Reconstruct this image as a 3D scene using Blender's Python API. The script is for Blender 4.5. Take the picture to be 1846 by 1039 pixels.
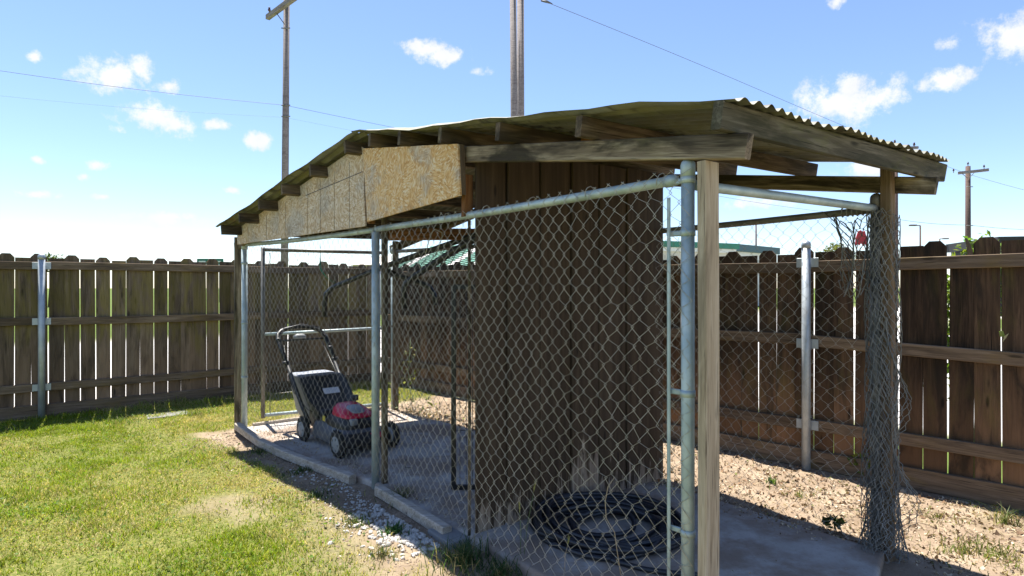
import bpy, math, random
import numpy as np
from mathutils import Vector, Matrix

R = math.radians
random.seed(7)
rng = np.random.default_rng(11)
scene = bpy.context.scene
for o in list(bpy.data.objects):
    bpy.data.objects.remove(o)
col = scene.collection

# ------------------------------------------------------------------ camera, sky, sun, exposure
CAM_H = 1.45
cam_d = bpy.data.cameras.new('camera')
cam = bpy.data.objects.new('camera', cam_d)
col.objects.link(cam)
cam.location = (0, 0, CAM_H)
cam.rotation_euler = (R(90), 0, 0)
cam_d.sensor_width = 36.0
cam_d.lens = 36.0 * 1060 / 1846
cam_d.clip_start = 0.05
cam_d.clip_end = 4000
scene.camera = cam
scene.cycles.max_bounces = 6
scene.cycles.diffuse_bounces = 3
scene.cycles.glossy_bounces = 2
scene.cycles.transmission_bounces = 2
scene.cycles.caustics_reflective = False
scene.cycles.caustics_refractive = False

SUN_TO = Vector((-0.40, 0.62, 2.07)).normalized()      # towards the sun
sun_d = bpy.data.lights.new('sun', 'SUN')
sun_d.energy = 5.0
sun_d.angle = R(0.53)
sun_d.color = (1.0, 0.95, 0.86)
sun = bpy.data.objects.new('sun', sun_d)
sun.rotation_euler = SUN_TO.to_track_quat('Z', 'Y').to_euler()
sun.location = (-8, 12, 40)
col.objects.link(sun)

scene.view_settings.view_transform = 'Standard'
scene.view_settings.look = 'None'
scene.view_settings.gamma = 1
scene.view_settings.exposure = 1.35

def build_world():
    w = bpy.data.worlds.new('World')
    scene.world = w
    w.use_nodes = True
    w.cycles.sampling_method = 'MANUAL'
    w.cycles.sample_map_resolution = 256
    nt = w.node_tree
    nt.nodes.clear()
    L = nt.links
    def nd(t, **kw):
        n = nt.nodes.new(t)
        for k, v in kw.items():
            setattr(n, k, v)
        return n
    def math_(op, a, b=None, c=None):
        n = nd('ShaderNodeMath', operation=op)
        for i, x in enumerate((a, b, c)):
            if x is None:
                continue
            if hasattr(x, 'is_linked'):
                L.new(x, n.inputs[i])
            else:
                n.inputs[i].default_value = x
        return n.outputs[0]
    sky = nd('ShaderNodeTexSky', sky_type='NISHITA')
    sky.sun_disc = False
    sky.sun_elevation = math.asin(SUN_TO.z)
    sky.sun_rotation = math.atan2(SUN_TO.x, SUN_TO.y)
    sky.altitude = 300
    sky.air_density = 1.0
    sky.dust_density = 0.1
    sky.ozone_density = 4.5
    out = nd('ShaderNodeOutputWorld')
    bg = nd('ShaderNodeBackground')
    bg.inputs[1].default_value = 0.087
    L.new(bg.outputs[0], out.inputs[0])
    tc = nd('ShaderNodeTexCoord')
    nrm = nd('ShaderNodeVectorMath', operation='NORMALIZE')
    L.new(tc.outputs['Generated'], nrm.inputs[0])
    sep = nd('ShaderNodeSeparateXYZ')
    L.new(nrm.outputs[0], sep.inputs[0])
    az = math_('ARCTAN2', sep.outputs[0], sep.outputs[1])
    el = math_('ARCSINE', sep.outputs[2])
    cmb = nd('ShaderNodeCombineXYZ')
    L.new(az, cmb.inputs[0]); L.new(el, cmb.inputs[1])
    # wobble of the cloud outlines
    n1 = nd('ShaderNodeTexNoise'); n1.inputs['Scale'].default_value = 26; n1.inputs['Detail'].default_value = 9
    n1.inputs['Roughness'].default_value = 0.68
    L.new(nrm.outputs[0], n1.inputs['Vector'])
    n2 = nd('ShaderNodeTexNoise'); n2.inputs['Scale'].default_value = 22; n2.inputs['Detail'].default_value = 3
    L.new(nrm.outputs[0], n2.inputs['Vector'])
    # small fair-weather clouds: azimuth, elevation, half width, half height, thinness
    clouds = []
    def c_px(x, y, rx, ry, thin=0.0):
        a = math.atan((x - 923) / 1060)
        e = math.atan((520 - y) / 1060 * math.cos(a))
        clouds.append((a, e, 1.2 * rx / 1060 * math.cos(a) ** 2, 1.2 * ry / 1060 * math.cos(a), thin))
    for c in [(205, 136, 56, 25, 0), (258, 128, 28, 18, .05), (302, 156, 25, 13, .05), (285, 216, 52, 25, 0), (318, 224, 30, 15, .1),
              (388, 227, 26, 9, .25), (465, 253, 22, 11, .2), (60, 103, 20, 9, .3), (768, 88, 36, 13, .2), (800, 104, 32, 14, .2),
              (67, 351, 42, 8, .25), (182, 356, 16, 6, .35), (175, 299, 22, 8, .4), (68, 290, 10, 6, .3), (213, 237, 22, 8, .45),
              (1500, 182, 62, 30, .02), (1565, 178, 58, 32, 0), (1530, 160, 40, 20, 0), (1708, 147, 48, 18, .08), (1825, 66, 56, 32, 0), (1505, 5, 20, 9, .3),
              (1715, 80, 22, 11, .35), (1580, 302, 48, 16, .1), (420, 346, 18, 7, .35), (1365, 365, 60, 12, .4), (150, 320, 14, 6, .4),
              (865, 130, 18, 7, .5), (60, 420, 120, 14, .45), (300, 395, 90, 12, .5)]:
        c_px(*c)
    rr = random.Random(3)
    for i in range(20):                              # the same weather all round
        a = rr.uniform(-math.pi, math.pi)
        e = R(rr.uniform(5, 60))
        if abs(a) < R(44) and e < R(30):
            continue
        s = rr.uniform(.02, .06)
        clouds.append((a, e, s / max(.4, math.cos(e)), s * .45, rr.uniform(0, .35)))
    dist = None
    for (a, e, rx, ry, thin) in clouds:
        mp = nd('ShaderNodeMapping')
        L.new(cmb.outputs[0], mp.inputs[0])
        mp.inputs['Scale'].default_value = (1 / rx, 1 / ry, 0)
        mp.inputs['Location'].default_value = (-a / rx, -e / ry, thin * 1.3)
        ln = nd('ShaderNodeVectorMath', operation='LENGTH')
        L.new(mp.outputs[0], ln.inputs[0])
        dist = ln.outputs['Value'] if dist is None else math_('MINIMUM', dist, ln.outputs['Value'])
    nz = math_('MULTIPLY', math_('SUBTRACT', n1.outputs['Fac'], 0.5), 3.4)
    nz2 = math_('MULTIPLY', math_('SUBTRACT', n2.outputs['Fac'], 0.5), 1.0)
    dd = math_('ADD', math_('ADD', dist, nz), nz2)
    mr = nd('ShaderNodeMapRange', interpolation_type='SMOOTHSTEP')
    L.new(dd, mr.inputs['Value'])
    mr.inputs['From Min'].default_value = 1.2; mr.inputs['From Max'].default_value = 0.3
    mr.inputs['To Min'].default_value = 0; mr.inputs['To Max'].default_value = 0.96
    mix = nd('ShaderNodeMix', data_type='RGBA')
    L.new(mr.outputs[0], mix.inputs['Factor'])
    tint = nd('ShaderNodeMix', data_type='RGBA', blend_type='MULTIPLY')     # white balance of the sky
    tint.inputs['Factor'].default_value = 1
    L.new(sky.outputs[0], tint.inputs['A']); tint.inputs['B'].default_value = (1.05, .985, 1.0, 1)
    L.new(tint.outputs['Result'], mix.inputs['A'])
    shade = nd('ShaderNodeMix', data_type='RGBA')
    L.new(n2.outputs['Fac'], shade.inputs['Factor'])
    shade.inputs['A'].default_value = (3.7, 3.8, 4.1, 1); shade.inputs['B'].default_value = (5.6, 5.6, 5.6, 1)
    L.new(shade.outputs['Result'], mix.inputs['B'])
    L.new(mix.outputs['Result'], bg.inputs[0])
build_world()

# ------------------------------------------------------------------ small helpers
W = {}                                                 # world matrices of what was built

def at(x, y, d):
    """world point seen at photo pixel x, y at depth d metres in front of the camera"""
    return Vector(((x - 923) / 1060 * d, d, CAM_H - (y - 519.5) / 1060 * d))

def obj(name, verts, faces, mat, parent=None, M=None, smooth=False, label=None):
    if isinstance(verts, bpy.types.Mesh):
        me = verts
    else:
        me = bpy.data.meshes.new(name)
        me.from_pydata([tuple(v) for v in verts], [], faces)
        me.update()
        if smooth:
            me.polygons.foreach_set('use_smooth', [True] * len(me.polygons))
        if mat:
            me.materials.append(mat)
    o = bpy.data.objects.new(name, me)
    col.objects.link(o)
    M = M or Matrix()
    W[o] = M
    if parent:
        o.parent = parent
        o.matrix_basis = W[parent].inverted() @ M
    else:
        o.matrix_basis = M
    if label:
        o['label'] = label
    return o

def thing(name, label, cat, loc, group=None, rotz=0):
    o = bpy.data.objects.new(name, None)
    o.empty_display_size = 0.1
    col.objects.link(o)
    M = Matrix.Translation(Vector(loc)) @ Matrix.Rotation(rotz, 4, 'Z')
    o.matrix_basis = M
    W[o] = M
    tag(o, label, cat, group)
    return o

def tag(o, label, cat, group=None):
    o['label'] = label
    o['category'] = cat
    if group:
        o['group'] = group
    return o

def structure(o):
    o['kind'] = 'structure'
    return o

def stuff(o, label=None, cat=None):
    o['kind'] = 'stuff'
    if label:
        o['label'] = label
    if cat:
        o['category'] = cat
    return o

def frame(p0, p1, up=(0, 0, 1)):
    p0 = Vector(p0); p1 = Vector(p1)
    x = (p1 - p0).normalized()
    z = Vector(up)
    if abs(x.z) > .97 and abs(z.z) > .9:
        z = Vector((V2.x, V2.y, 0))
    z = (z - x * z.dot(x)).normalized()
    y = z.cross(x)
    m = Matrix((x, y, z)).transposed().to_4x4()
    m.translation = p0
    return m, (p1 - p0).length

def beam_geo(Ln, w, h, ch=0.004, n=1, bow=0.0, bowz=0.0, cut=0.0):
    prof = [(-w/2+ch, -h/2), (w/2-ch, -h/2), (w/2, -h/2+ch), (w/2, h/2-ch), (w/2-ch, h/2), (-w/2+ch, h/2), (-w/2, h/2-ch), (-w/2, -h/2+ch)]
    v, f = [], []
    for i in range(n + 1):
        t = i / n
        b = bow * math.sin(math.pi * t); bz = bowz * math.sin(math.pi * t)
        for (y, z) in prof:
            x = Ln * t
            if i == n: x -= cut * (z / h + .5)
            v.append((x, y + b, z + bz))
    for i in range(n):
        for k in range(8):
            a = i*8+k; b_ = i*8+(k+1) % 8
            f.append((a, b_, b_+8, a+8))
    f.append(tuple(reversed(range(8))))
    f.append(tuple(range(n*8, n*8+8)))
    return v, f

def beam(name, p0, p1, w, h, mat, parent=None, up=(0, 0, 1), n=1, bow=0, bowz=0, ch=0.004, cut=0, label=None):
    m, Ln = frame(p0, p1, up)
    v, f = beam_geo(Ln, w, h, ch, n, bow, bowz, cut)
    return obj(name, v, f, mat, parent, m, label=label)

def sweep(pts, r, sides=8, cap=True, close=False):
    pts = [Vector(p) for p in pts]
    n = len(pts)
    rs = r if isinstance(r, (list, tuple)) else [r] * n
    v, f = [], []
    prev = None
    for i in range(n):
        a = pts[max(0, i-1)]; b = pts[min(n-1, i+1)]
        t = (b - a)
        t = t.normalized() if t.length > 1e-9 else Vector((0, 0, 1))
        if prev is None:
            ref = Vector((0, 0, 1)) if abs(t.z) < .9 else Vector((1, 0, 0))
            nx = t.cross(ref).normalized()
        else:
            nx = (prev - t * prev.dot(t)).normalized()
        prev = nx
        ny = t.cross(nx)
        for k in range(sides):
            a_ = 2*math.pi*k/sides
            v.append(pts[i] + (nx*math.cos(a_) + ny*math.sin(a_)) * rs[i])
    for i in range(n-1):
        for k in range(sides):
            k2 = (k+1) % sides
            f.append((i*sides+k, i*sides+k2, (i+1)*sides+k2, (i+1)*sides+k))
    if cap:
        f.append(tuple(reversed(range(sides))))
        f.append(tuple((n-1)*sides+k for k in range(sides)))
    return v, f

def local(vs, parent):
    return vs

def tube(name, pts, r, mat, parent=None, sides=8, smooth=True, label=None):
    v, f = sweep(pts, r, sides)
    o = None
    base = W[parent].translation if parent else Vector(pts[0])
    v = [p - base for p in v]
    return obj(name, v, f, mat, parent, Matrix.Translation(base), smooth, label)

def pipe(name, p0, p1, r, mat, parent=None, sides=14, label=None):
    m, Ln = frame(p0, p1, (0, 1, 0.013) if abs((Vector(p1)-Vector(p0)).normalized().z) > .9 else (0, 0, 1))
    v, f = sweep([(0, 0, 0), (Ln*.5, 0, 0), (Ln, 0, 0)], r, sides)
    return obj(name, v, f, mat, parent, m, True, label)

def dome(name, p, r, mat, parent, h=None, skirt=.03):
    prof = [(r, -skirt), (r, 0)] + [(r*math.cos(a), (h or r)*math.sin(a)) for a in (R(22), R(45), R(68))]
    return lathe(name, prof + [(0.001, h or r)], p, mat, parent)

def lathe(name, prof, p, mat, parent=None, sides=16, M=None, smooth=True):
    v, f = [], []
    for (r, z) in prof:
        for k in range(sides):
            a = 2*math.pi*k/sides
            v.append((r*math.cos(a), r*math.sin(a), z))
    for i in range(len(prof)-1):
        for k in range(sides):
            k2 = (k+1) % sides
            f.append((i*sides+k, i*sides+k2, (i+1)*sides+k2, (i+1)*sides+k))
    f.append(tuple(reversed(range(sides))))
    n = len(prof)-1
    f.append(tuple(n*sides+k for k in range(sides)))
    MM = Matrix.Translation(Vector(p)) if M is None else M
    return obj(name, v, f, mat, parent, MM, smooth)

def prism(name, poly, thick, mat, parent, M, label=None):
    """poly in local x,y; extruded along z 0..thick"""
    n = len(poly)
    v = [(x, y, 0) for x, y in poly] + [(x, y, thick) for x, y in poly]
    f = [tuple(reversed(range(n))), tuple(range(n, 2*n))] + [(i, (i+1) % n, n+(i+1) % n, n+i) for i in range(n)]
    return obj(name, v, f, mat, parent, M, label=label)

def rbox_geo(sx, sy, sz, r=.02, seg=3):
    """box with rounded edges, centred, by sphere-ised corner sampling"""
    v, f = [], []
    # superellipsoid-like: rounded corners through grid on each axis
    import bmesh
    bm = bmesh.new()
    bmesh.ops.create_cube(bm, size=1)
    for q in bm.verts:
        q.co = Vector((q.co.x*sx, q.co.y*sy, q.co.z*sz))
    bmesh.ops.bevel(bm, geom=bm.edges[:] , offset=r, segments=seg, profile=.5, affect='EDGES')
    v = [q.co.copy() for q in bm.verts]
    bm.verts.index_update()
    f = [tuple(q.index for q in fc.verts) for fc in bm.faces]
    bm.free()
    return v, f

# numpy value noise -------------------------------------------------
_perm = rng.random((256, 256))
def vnoise(x, y, s):
    x = np.asarray(x, float) * s; y = np.asarray(y, float) * s
    xi = np.floor(x).astype(int); yi = np.floor(y).astype(int)
    fx = x - xi; fy = y - yi
    fx = fx*fx*(3-2*fx); fy = fy*fy*(3-2*fy)
    g = lambda a, b: _perm[a % 256, b % 256]
    return (g(xi, yi)*(1-fx)+g(xi+1, yi)*fx)*(1-fy) + (g(xi, yi+1)*(1-fx)+g(xi+1, yi+1)*fx)*fy
def fbm(x, y, s, o=4):
    r = 0; a = 1; t = 0
    for i in range(o):
        r = r + a*vnoise(np.asarray(x)+i*17.3, np.asarray(y)-i*9.1, s*2**i); t += a; a *= .5
    return r/t
def sstep(a, b, x):
    t = np.clip((x-a)/(b-a), 0, 1)
    return t*t*(3-2*t)

# ------------------------------------------------------------------ materials
class MT:
    def __init__(s, name, rough=.7, metal=0.0, spec=.5):
        s.m = bpy.data.materials.new(name)
        s.m.use_nodes = True
        s.nt = s.m.node_tree
        s.L = s.nt.links
        s.b = s.nt.nodes['Principled BSDF']
        s.out = s.nt.nodes['Material Output']
        s.b.inputs['Roughness'].default_value = rough
        s.b.inputs['Metallic'].default_value = metal
        s.b.inputs['Specular IOR Level'].default_value = spec
    def nd(s, t, **kw):
        n = s.nt.nodes.new(t)
        for k, v in kw.items():
            setattr(n, k, v)
        return n
    def set(s, sock, v):
        if hasattr(v, 'is_linked'):
            s.L.new(v, sock)
        else:
            sock.default_value = v
    def math(s, op, a, b=0.0, clamp=False):
        n = s.nd('ShaderNodeMath', operation=op, use_clamp=clamp)
        s.set(n.inputs[0], a); s.set(n.inputs[1], b)
        return n.outputs[0]
    def coords(s, rand=True, kind='Object'):
        tc = s.nd('ShaderNodeTexCoord')
        if not rand:
            return tc.outputs[kind]
        oi = s.nd('ShaderNodeObjectInfo')
        s.rand = oi.outputs['Random']
        va = s.nd('ShaderNodeVectorMath', operation='ADD')
        s.L.new(tc.outputs[kind], va.inputs[0])
        m = s.math('MULTIPLY', oi.outputs['Random'], 53.0)
        s.L.new(m, va.inputs[1])
        return va.outputs[0]
    def map(s, vec, scale=(1, 1, 1), rot=(0, 0, 0), loc=(0, 0, 0)):
        n = s.nd('ShaderNodeMapping')
        s.L.new(vec, n.inputs[0])
        n.inputs['Scale'].default_value = scale; n.inputs['Rotation'].default_value = rot; n.inputs['Location'].default_value = loc
        return n.outputs[0]
    def noise(s, vec, scale=5, detail=5, rough=.55, dist=0.0):
        n = s.nd('ShaderNodeTexNoise')
        s.L.new(vec, n.inputs['Vector'])
        n.inputs['Scale'].default_value = scale; n.inputs['Detail'].default_value = detail
        n.inputs['Roughness'].default_value = rough; n.inputs['Distortion'].default_value = dist
        return n.outputs['Fac']
    def vor(s, vec, scale=5, out='Distance', feature='F1', randomness=1.0):
        n = s.nd('ShaderNodeTexVoronoi', feature=feature)
        s.L.new(vec, n.inputs['Vector'])
        n.inputs['Scale'].default_value = scale; n.inputs['Randomness'].default_value = randomness
        return n.outputs[out]
    def ramp(s, fac, stops):
        n = s.nd('ShaderNodeValToRGB')
        s.L.new(fac, n.inputs[0])
        e = n.color_ramp.elements
        while len(e) > 1:
            e.remove(e[-1])
        e[0].position = stops[0][0]; e[0].color = tuple(stops[0][1]) + (1,)
        for p, c in stops[1:]:
            q = e.new(p); q.color = tuple(c) + (1,)
        return n.outputs[0]
    def mask(s, fac, a, b):
        n = s.nd('ShaderNodeMapRange', interpolation_type='SMOOTHSTEP')
        s.L.new(fac, n.inputs['Value'])
        n.inputs['From Min'].default_value = a; n.inputs['From Max'].default_value = b
        return n.outputs[0]
    def mix(s, f, a, b, blend='MIX'):
        n = s.nd('ShaderNodeMix', data_type='RGBA', blend_type=blend)
        s.set(n.inputs['Factor'], f)
        for k, v in (('A', a), ('B', b)):
            if hasattr(v, 'is_linked'):
                s.L.new(v, n.inputs[k])
            else:
                n.inputs[k].default_value = tuple(v) + (1,) if len(v) == 3 else v
        return n.outputs['Result']
    def color(s, c):
        s.set(s.b.inputs['Base Color'], c if hasattr(c, 'is_linked') else tuple(c) + (1,))
        return s
    def bump(s, h, strength=.3, dist=.01):
        n = s.nd('ShaderNodeBump')
        s.L.new(h, n.inputs['Height'])
        n.inputs['Strength'].default_value = strength; n.inputs['Distance'].default_value = dist
        s.L.new(n.outputs[0], s.b.inputs['Normal'])
        return s
    def sepx(s, vec, i):
        n = s.nd('ShaderNodeSeparateXYZ'); s.L.new(vec, n.inputs[0])
        return n.outputs[i]

def wood(name, dark, mid, light, stain=.5, stain_col=(.02, .016, .012), moss=0.0, moss_col=(.16, .15, .02), base_warm=None, rough=.85, vary=.35, grain=24, bump=.35, slo=.5, win=False):
    t = MT(name, rough, spec=.25)
    v = t.coords()
    loc = t.coords(False)
    g = t.noise(t.map(v, (2.0, grain*1.25, grain*1.25)), 1.0, 9, .66, .9)
    c = t.ramp(g, [(.28, dark), (.5, mid), (.72, light)])
    fine = t.noise(t.map(v, (4, 140, 140)), 1.0, 3, .6)
    c = t.mix(t.mask(fine, .56, .72), c, tuple(x*.45 for x in dark))
    if base_warm:                                     # warmer lower end: bounced light put into the colour, plus less weathered wood
        m = t.math('ADD', t.sepx(loc, 0), t.math('MULTIPLY', t.noise(t.map(v, (1.5, 6, 6)), 1, 4), -0.9))
        c = t.mix(t.mask(m, .55, -.3), c, t.mix(.6, c, base_warm))
    st = t.noise(t.map(v, (1.6, 7, 7)), 1.0, 5, .6, .8)
    c = t.mix(t.math('MULTIPLY', t.mask(st, slo, slo+.18), stain), c, stain_col)
    kn = t.vor(t.map(v, (2.2, 9, 9)), 1.0)
    c = t.mix(t.math('MULTIPLY', t.mask(kn, .13, .05), .85), c, tuple(x*.4 for x in dark))
    if moss:
        mo = t.noise(t.map(v, (2.2, 10, 10)), 1.0, 6, .65, .5)
        band = t.noise(t.map(loc, (2.4, .2, .2)), 1.0, 2)
        if win:
            xx = t.math('ADD', t.sepx(loc, 0), t.math('MULTIPLY', t.math('SUBTRACT', t.noise(t.map(v, (.5, 5, 5)), 1, 3), .5), 1.4))
            mm = t.math('MULTIPLY', t.mask(mo, .36, .58), t.math('MULTIPLY', t.mask(xx, .75, 1.05), t.mask(xx, 1.95, 1.6)))
        else:
            mm = t.math('MULTIPLY', t.mask(mo, .47, .68), t.mask(band, .38, .6))
        c = t.mix(t.math('MULTIPLY', mm, moss), c, moss_col)
    br = t.math('ADD', t.math('MULTIPLY', t.rand, vary*2), 1 - vary)
    bc = t.nd('ShaderNodeCombineColor')
    for i in range(3):
        t.L.new(br, bc.inputs[i])
    c = t.mix(1.0, c, bc.outputs[0], 'MULTIPLY')
    t.color(c)
    t.bump(t.math('ADD', g, t.math('MULTIPLY', fine, .5)), bump, .006)
    return t.m

M_FENCE_L = wood('fence wood mossy', (.07, .05, .034), (.15, .108, .074), (.24, .18, .13), .55, moss=.5, moss_col=(.19, .15, .03), base_warm=(.27, .17, .1), win=True)
M_FENCE_R = wood('fence wood brown', (.026, .017, .011), (.064, .038, .022), (.125, .076, .045), .7, moss=.15, base_warm=(.24, .13, .068))
M_RAIL = wood('fence rail wood', (.07, .05, .034), (.14, .098, .064), (.22, .165, .115), .4, moss=.4, moss_col=(.2, .13, .02))
M_POST_W = wood('pale post wood', (.3, .225, .145), (.47, .375, .265), (.6, .51, .395), .6, stain_col=(.16, .125, .085), vary=.06, bump=.2)
M_PURLIN = wood('purlin wood', (.05, .036, .023), (.115, .082, .052), (.23, .175, .115), .75, stain_col=(.014, .011, .008), moss=.35, moss_col=(.15, .14, .045), slo=.45)
M_FRAME = wood('rafter wood', (.07, .052, .035), (.18, .138, .094), (.36, .3, .215), .9, stain_col=(.018, .014, .01), moss=.25, moss_col=(.17, .16, .05), slo=.46)
M_FASCIA = wood('mossy fascia wood', (.045, .04, .026), (.1, .088, .06), (.21, .188, .14), .8, stain_col=(.035, .035, .018), moss=.7, moss_col=(.12, .13, .025), vary=.1)
M_INNER = wood('warm inner wood', (.1, .045, .018), (.24, .105, .04), (.36, .17, .07), .5, stain_col=(.03, .014, .008))
M_TIMBER = wood('grey timber', (.24, .2, .16), (.42, .365, .3), (.56, .51, .44), .25, stain_col=(.12, .09, .065), vary=.1)
M_UTIL = wood('utility pole wood', (.12, .1, .095), (.22, .19, .18), (.34, .3, .285), .5, stain_col=(.09, .06, .05), grain=30, vary=.1)
M_UTIL_D = wood('dark utility pole wood', (.08, .05, .042), (.13, .085, .07), (.2, .14, .115), .3, grain=30, vary=.1)

def mk_wall():
    t = MT('flaking brown paint', .8, spec=.3)
    v = t.coords(); loc = t.coords(False)
    g = t.noise(t.map(v, (1.5, 30, 30)), 1, 6, .6)
    paint = t.ramp(g, [(.3, (.038, .025, .015)), (.6, (.068, .045, .028)), (.8, (.11, .078, .05))])
    bare = t.ramp(t.noise(t.map(v, (2, 40, 40)), 1, 6), [(.3, (.16, .115, .08)), (.55, (.3, .23, .17)), (.75, (.42, .35, .27))])
    fl = t.noise(t.map(v, (2.6, 20, 20)), 1.0, 8, .7, .3)
    x = t.sepx(loc, 0)
    thr = t.math('ADD', t.math('MULTIPLY', x, .75), t.math('MULTIPLY', t.rand, .22))
    e = t.math('SUBTRACT', fl, thr)
    m1 = t.mask(e, .2, .27)
    m2 = t.mask(t.noise(t.map(v, (7, 60, 60)), 1.0, 4, .6), .74, .79)
    kn = t.vor(t.map(v, (2.5, 8, 8)), 1.0)
    paint = t.mix(t.math('MULTIPLY', t.mask(kn, .12, .04), .8), paint, (.012, .008, .006))
    st = t.noise(t.map(v, (.7, 5, 5)), 1, 4, .6)
    paint = t.mix(t.math('MULTIPLY', t.mask(st, .5, .7), .6), paint, (.1, .07, .046))
    c = t.mix(t.math('MAXIMUM', m1, m2), paint, bare)
    t.color(c)
    t.bump(t.math('ADD', g, t.math('MULTIPLY', m1, -.6)), .4, .005)
    return t.m
M_WALL = mk_wall()

def mk_osb(name, tone):
    t = MT(name, .85, spec=.2)
    v = t.coords()
    cell = t.nd('ShaderNodeTexVoronoi'); t.L.new(v, cell.inputs['Vector']); cell.inputs['Scale'].default_value = 9
    ang = t.math('MULTIPLY', t.sepx(cell.outputs['Color'], 0), 6.28)
    vr = t.nd('ShaderNodeVectorRotate', rotation_type='Z_AXIS')
    t.L.new(v, vr.inputs['Vector']); t.L.new(ang, vr.inputs['Angle'])
    fl = t.nd('ShaderNodeTexVoronoi'); t.L.new(t.map(vr.outputs[0], (1, 3.2, 1)), fl.inputs['Vector']); fl.inputs['Scale'].default_value = 40
    r1 = t.sepx(fl.outputs['Color'], 1)
    a, b, c_, d = tone
    c = t.ramp(r1, [(0, a), (.3, b), (.62, c_), (1, d)])
    gr = t.noise(t.map(vr.outputs[0], (14, 160, 14)), 1, 3)
    c = t.mix(t.math('MULTIPLY', t.mask(gr, .5, .75), .35), c, tuple(x*.5 for x in a))
    grey = t.noise(v, 3.5, 5, .6)
    c = t.mix(t.math('MULTIPLY', t.mask(grey, .46, .64), .7), c, t.mix(t.math('MULTIPLY', r1, .8), (.33, .28, .24), (.6, .54, .49)))
    stn = t.noise(v, 6, 4, .6)
    c = t.mix(t.math('MULTIPLY', t.mask(stn, .6, .78), .5), c, (.1, .07, .045))
    t.color(c)
    t.bump(t.math('ADD', r1, gr), .3, .003)
    return t.m
M_OSB1 = mk_osb('osb weathered', ((.42, .28, .17), (.54, .39, .25), (.62, .48, .34), (.73, .63, .53)))
M_OSB2 = mk_osb('osb newer', ((.52, .28, .11), (.65, .38, .155), (.72, .48, .24), (.78, .63, .44)))

def mk_metal(name, c1, c2, metal=.55, rough=.45, rust=.2, rust_col=(.16, .08, .035), scale=8, lichen=0):
    t = MT(name, rough, metal, .5)
    v = t.coords()
    n = t.noise(v, scale, 6, .6)
    c = t.mix(t.mask(n, .35, .68), c1, c2)
    r = t.noise(t.map(v, (1, 1, 1), loc=(3, 9, 2)), scale*.7, 7, .65)
    m = t.math('MULTIPLY', t.mask(r, .56, .7), rust)
    c = t.mix(m, c, rust_col)
    if lichen:
        l = t.noise(t.map(v, (1, 1, 1), loc=(13, 4, 2)), 3.2, 7, .65)
        c = t.mix(t.math('MULTIPLY', t.mask(l, .4, .62), lichen), c, (.15, .14, .065))
        d = t.noise(t.map(v, (.8, 9, 3)), 1.5, 6, .6)
        c = t.mix(t.math('MULTIPLY', t.mask(d, .54, .7), .8), c, (.03, .026, .02))
    t.color(c)
    rr = t.math('ADD', t.math('MULTIPLY', n, .25), rough-.1)
    t.set(t.b.inputs['Roughness'], rr)
    if lichen:
        t.set(t.b.inputs['Metallic'], t.math('SUBTRACT', metal, t.math('MULTIPLY', n, .3), True))
    t.bump(n, .08, .004)
    return t.m
M_GALV = mk_metal('galvanised pipe', (.33, .41, .43), (.5, .57, .57), .3, .5, .22, (.27, .22, .12))
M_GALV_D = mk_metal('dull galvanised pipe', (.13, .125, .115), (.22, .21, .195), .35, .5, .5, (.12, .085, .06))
M_GALV_F = mk_metal('fence pole steel', (.36, .4, .43), (.46, .5, .52), .45, .45, .15)
M_WIRE = mk_metal('mesh wire', (.33, .31, .27), (.48, .455, .4), .25, .5, .35, (.22, .17, .11), 5)
M_WIRE_D = mk_metal('old mesh wire', (.17, .175, .175), (.28, .28, .265), .35, .5, .4, (.14, .11, .08), 5)
M_ROOF = mk_metal('corrugated iron', (.14, .14, .12), (.22, .22, .185), .35, .6, .7, (.17, .1, .05), 5, lichen=.75)

def plain(name, c, rough=.5, metal=0, spec=.5, var=.25, scale=20, bump=.1):
    t = MT(name, rough, metal, spec)
    v = t.coords()
    n = t.noise(v, scale, 5, .6)
    t.color(t.mix(n, tuple(x*(1-var) for x in c), tuple(min(1, x*(1+var)) for x in c)))
    t.bump(n, bump, .003)
    return t.m
M_BLACK = plain('black painted steel', (.012, .012, .013), .4)
M_PLASTIC = plain('black plastic', (.018, .018, .021), .45, var=.4)
M_DECK = plain('slate grey deck paint', (.085, .095, .115), .4, var=.35, scale=9)
M_RED = plain('red plastic cover', (.52, .012, .05), .3, var=.15, scale=6)
M_RUBBER = plain('tyre rubber', (.02, .019, .018), .85, var=.4)
M_HUB = plain('grey wheel hub', (.26, .27, .28), .5)
M_BAG = plain('dusty grey bag fabric', (.36, .33, .28), .95, var=.2, scale=40, bump=.3)
M_BAGTOP = plain('grey bag top', (.22, .24, .28), .8, var=.2)
M_LABEL = plain('white sticker', (.62, .63, .66), .5, var=.06)
M_LABELR = plain('red sticker print', (.5, .08, .06), .5)
M_YELLOW = plain('yellow warning sticker', (.65, .5, .05), .5)
M_HOSE = plain('black rubber hose', (.014, .016, .022), .42, spec=.6, var=.5, scale=10)
M_STONE = plain('white landscape pebble', (.46, .43, .39), .8, var=.3, scale=30)
M_FLAG = plain('grey paver', (.2, .2, .2), .9, var=.25, scale=12, bump=.3)
M_CREAM = plain('cream wall paint', (.6, .56, .48), .8, var=.04, scale=1)
M_WHITE = plain('white wall paint', (.74, .73, .7), .8, var=.04, scale=1)
M_GREENROOF = plain('green roof metal', (.03, .2, .13), .5, var=.2, scale=1)
M_TEAL = plain('teal roof trim', (.03, .09, .11), .5, var=.1, scale=1)
M_SIGN = plain('green road sign', (.01, .14, .09), .5, var=.05, scale=1)
M_REDCLOTH = plain('faded red plastic', (.45, .02, .03), .6)
M_TWINE = plain('green twine', (.01, .14, .08), .8)
M_BAREWIRE = plain('bent light wire', (.55, .53, .47), .5, .3)
M_DARK = plain('dark roof', (.02, .02, .022), .7)
M_CABLE = plain('overhead cable', (.06, .06, .065), .6)
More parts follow.
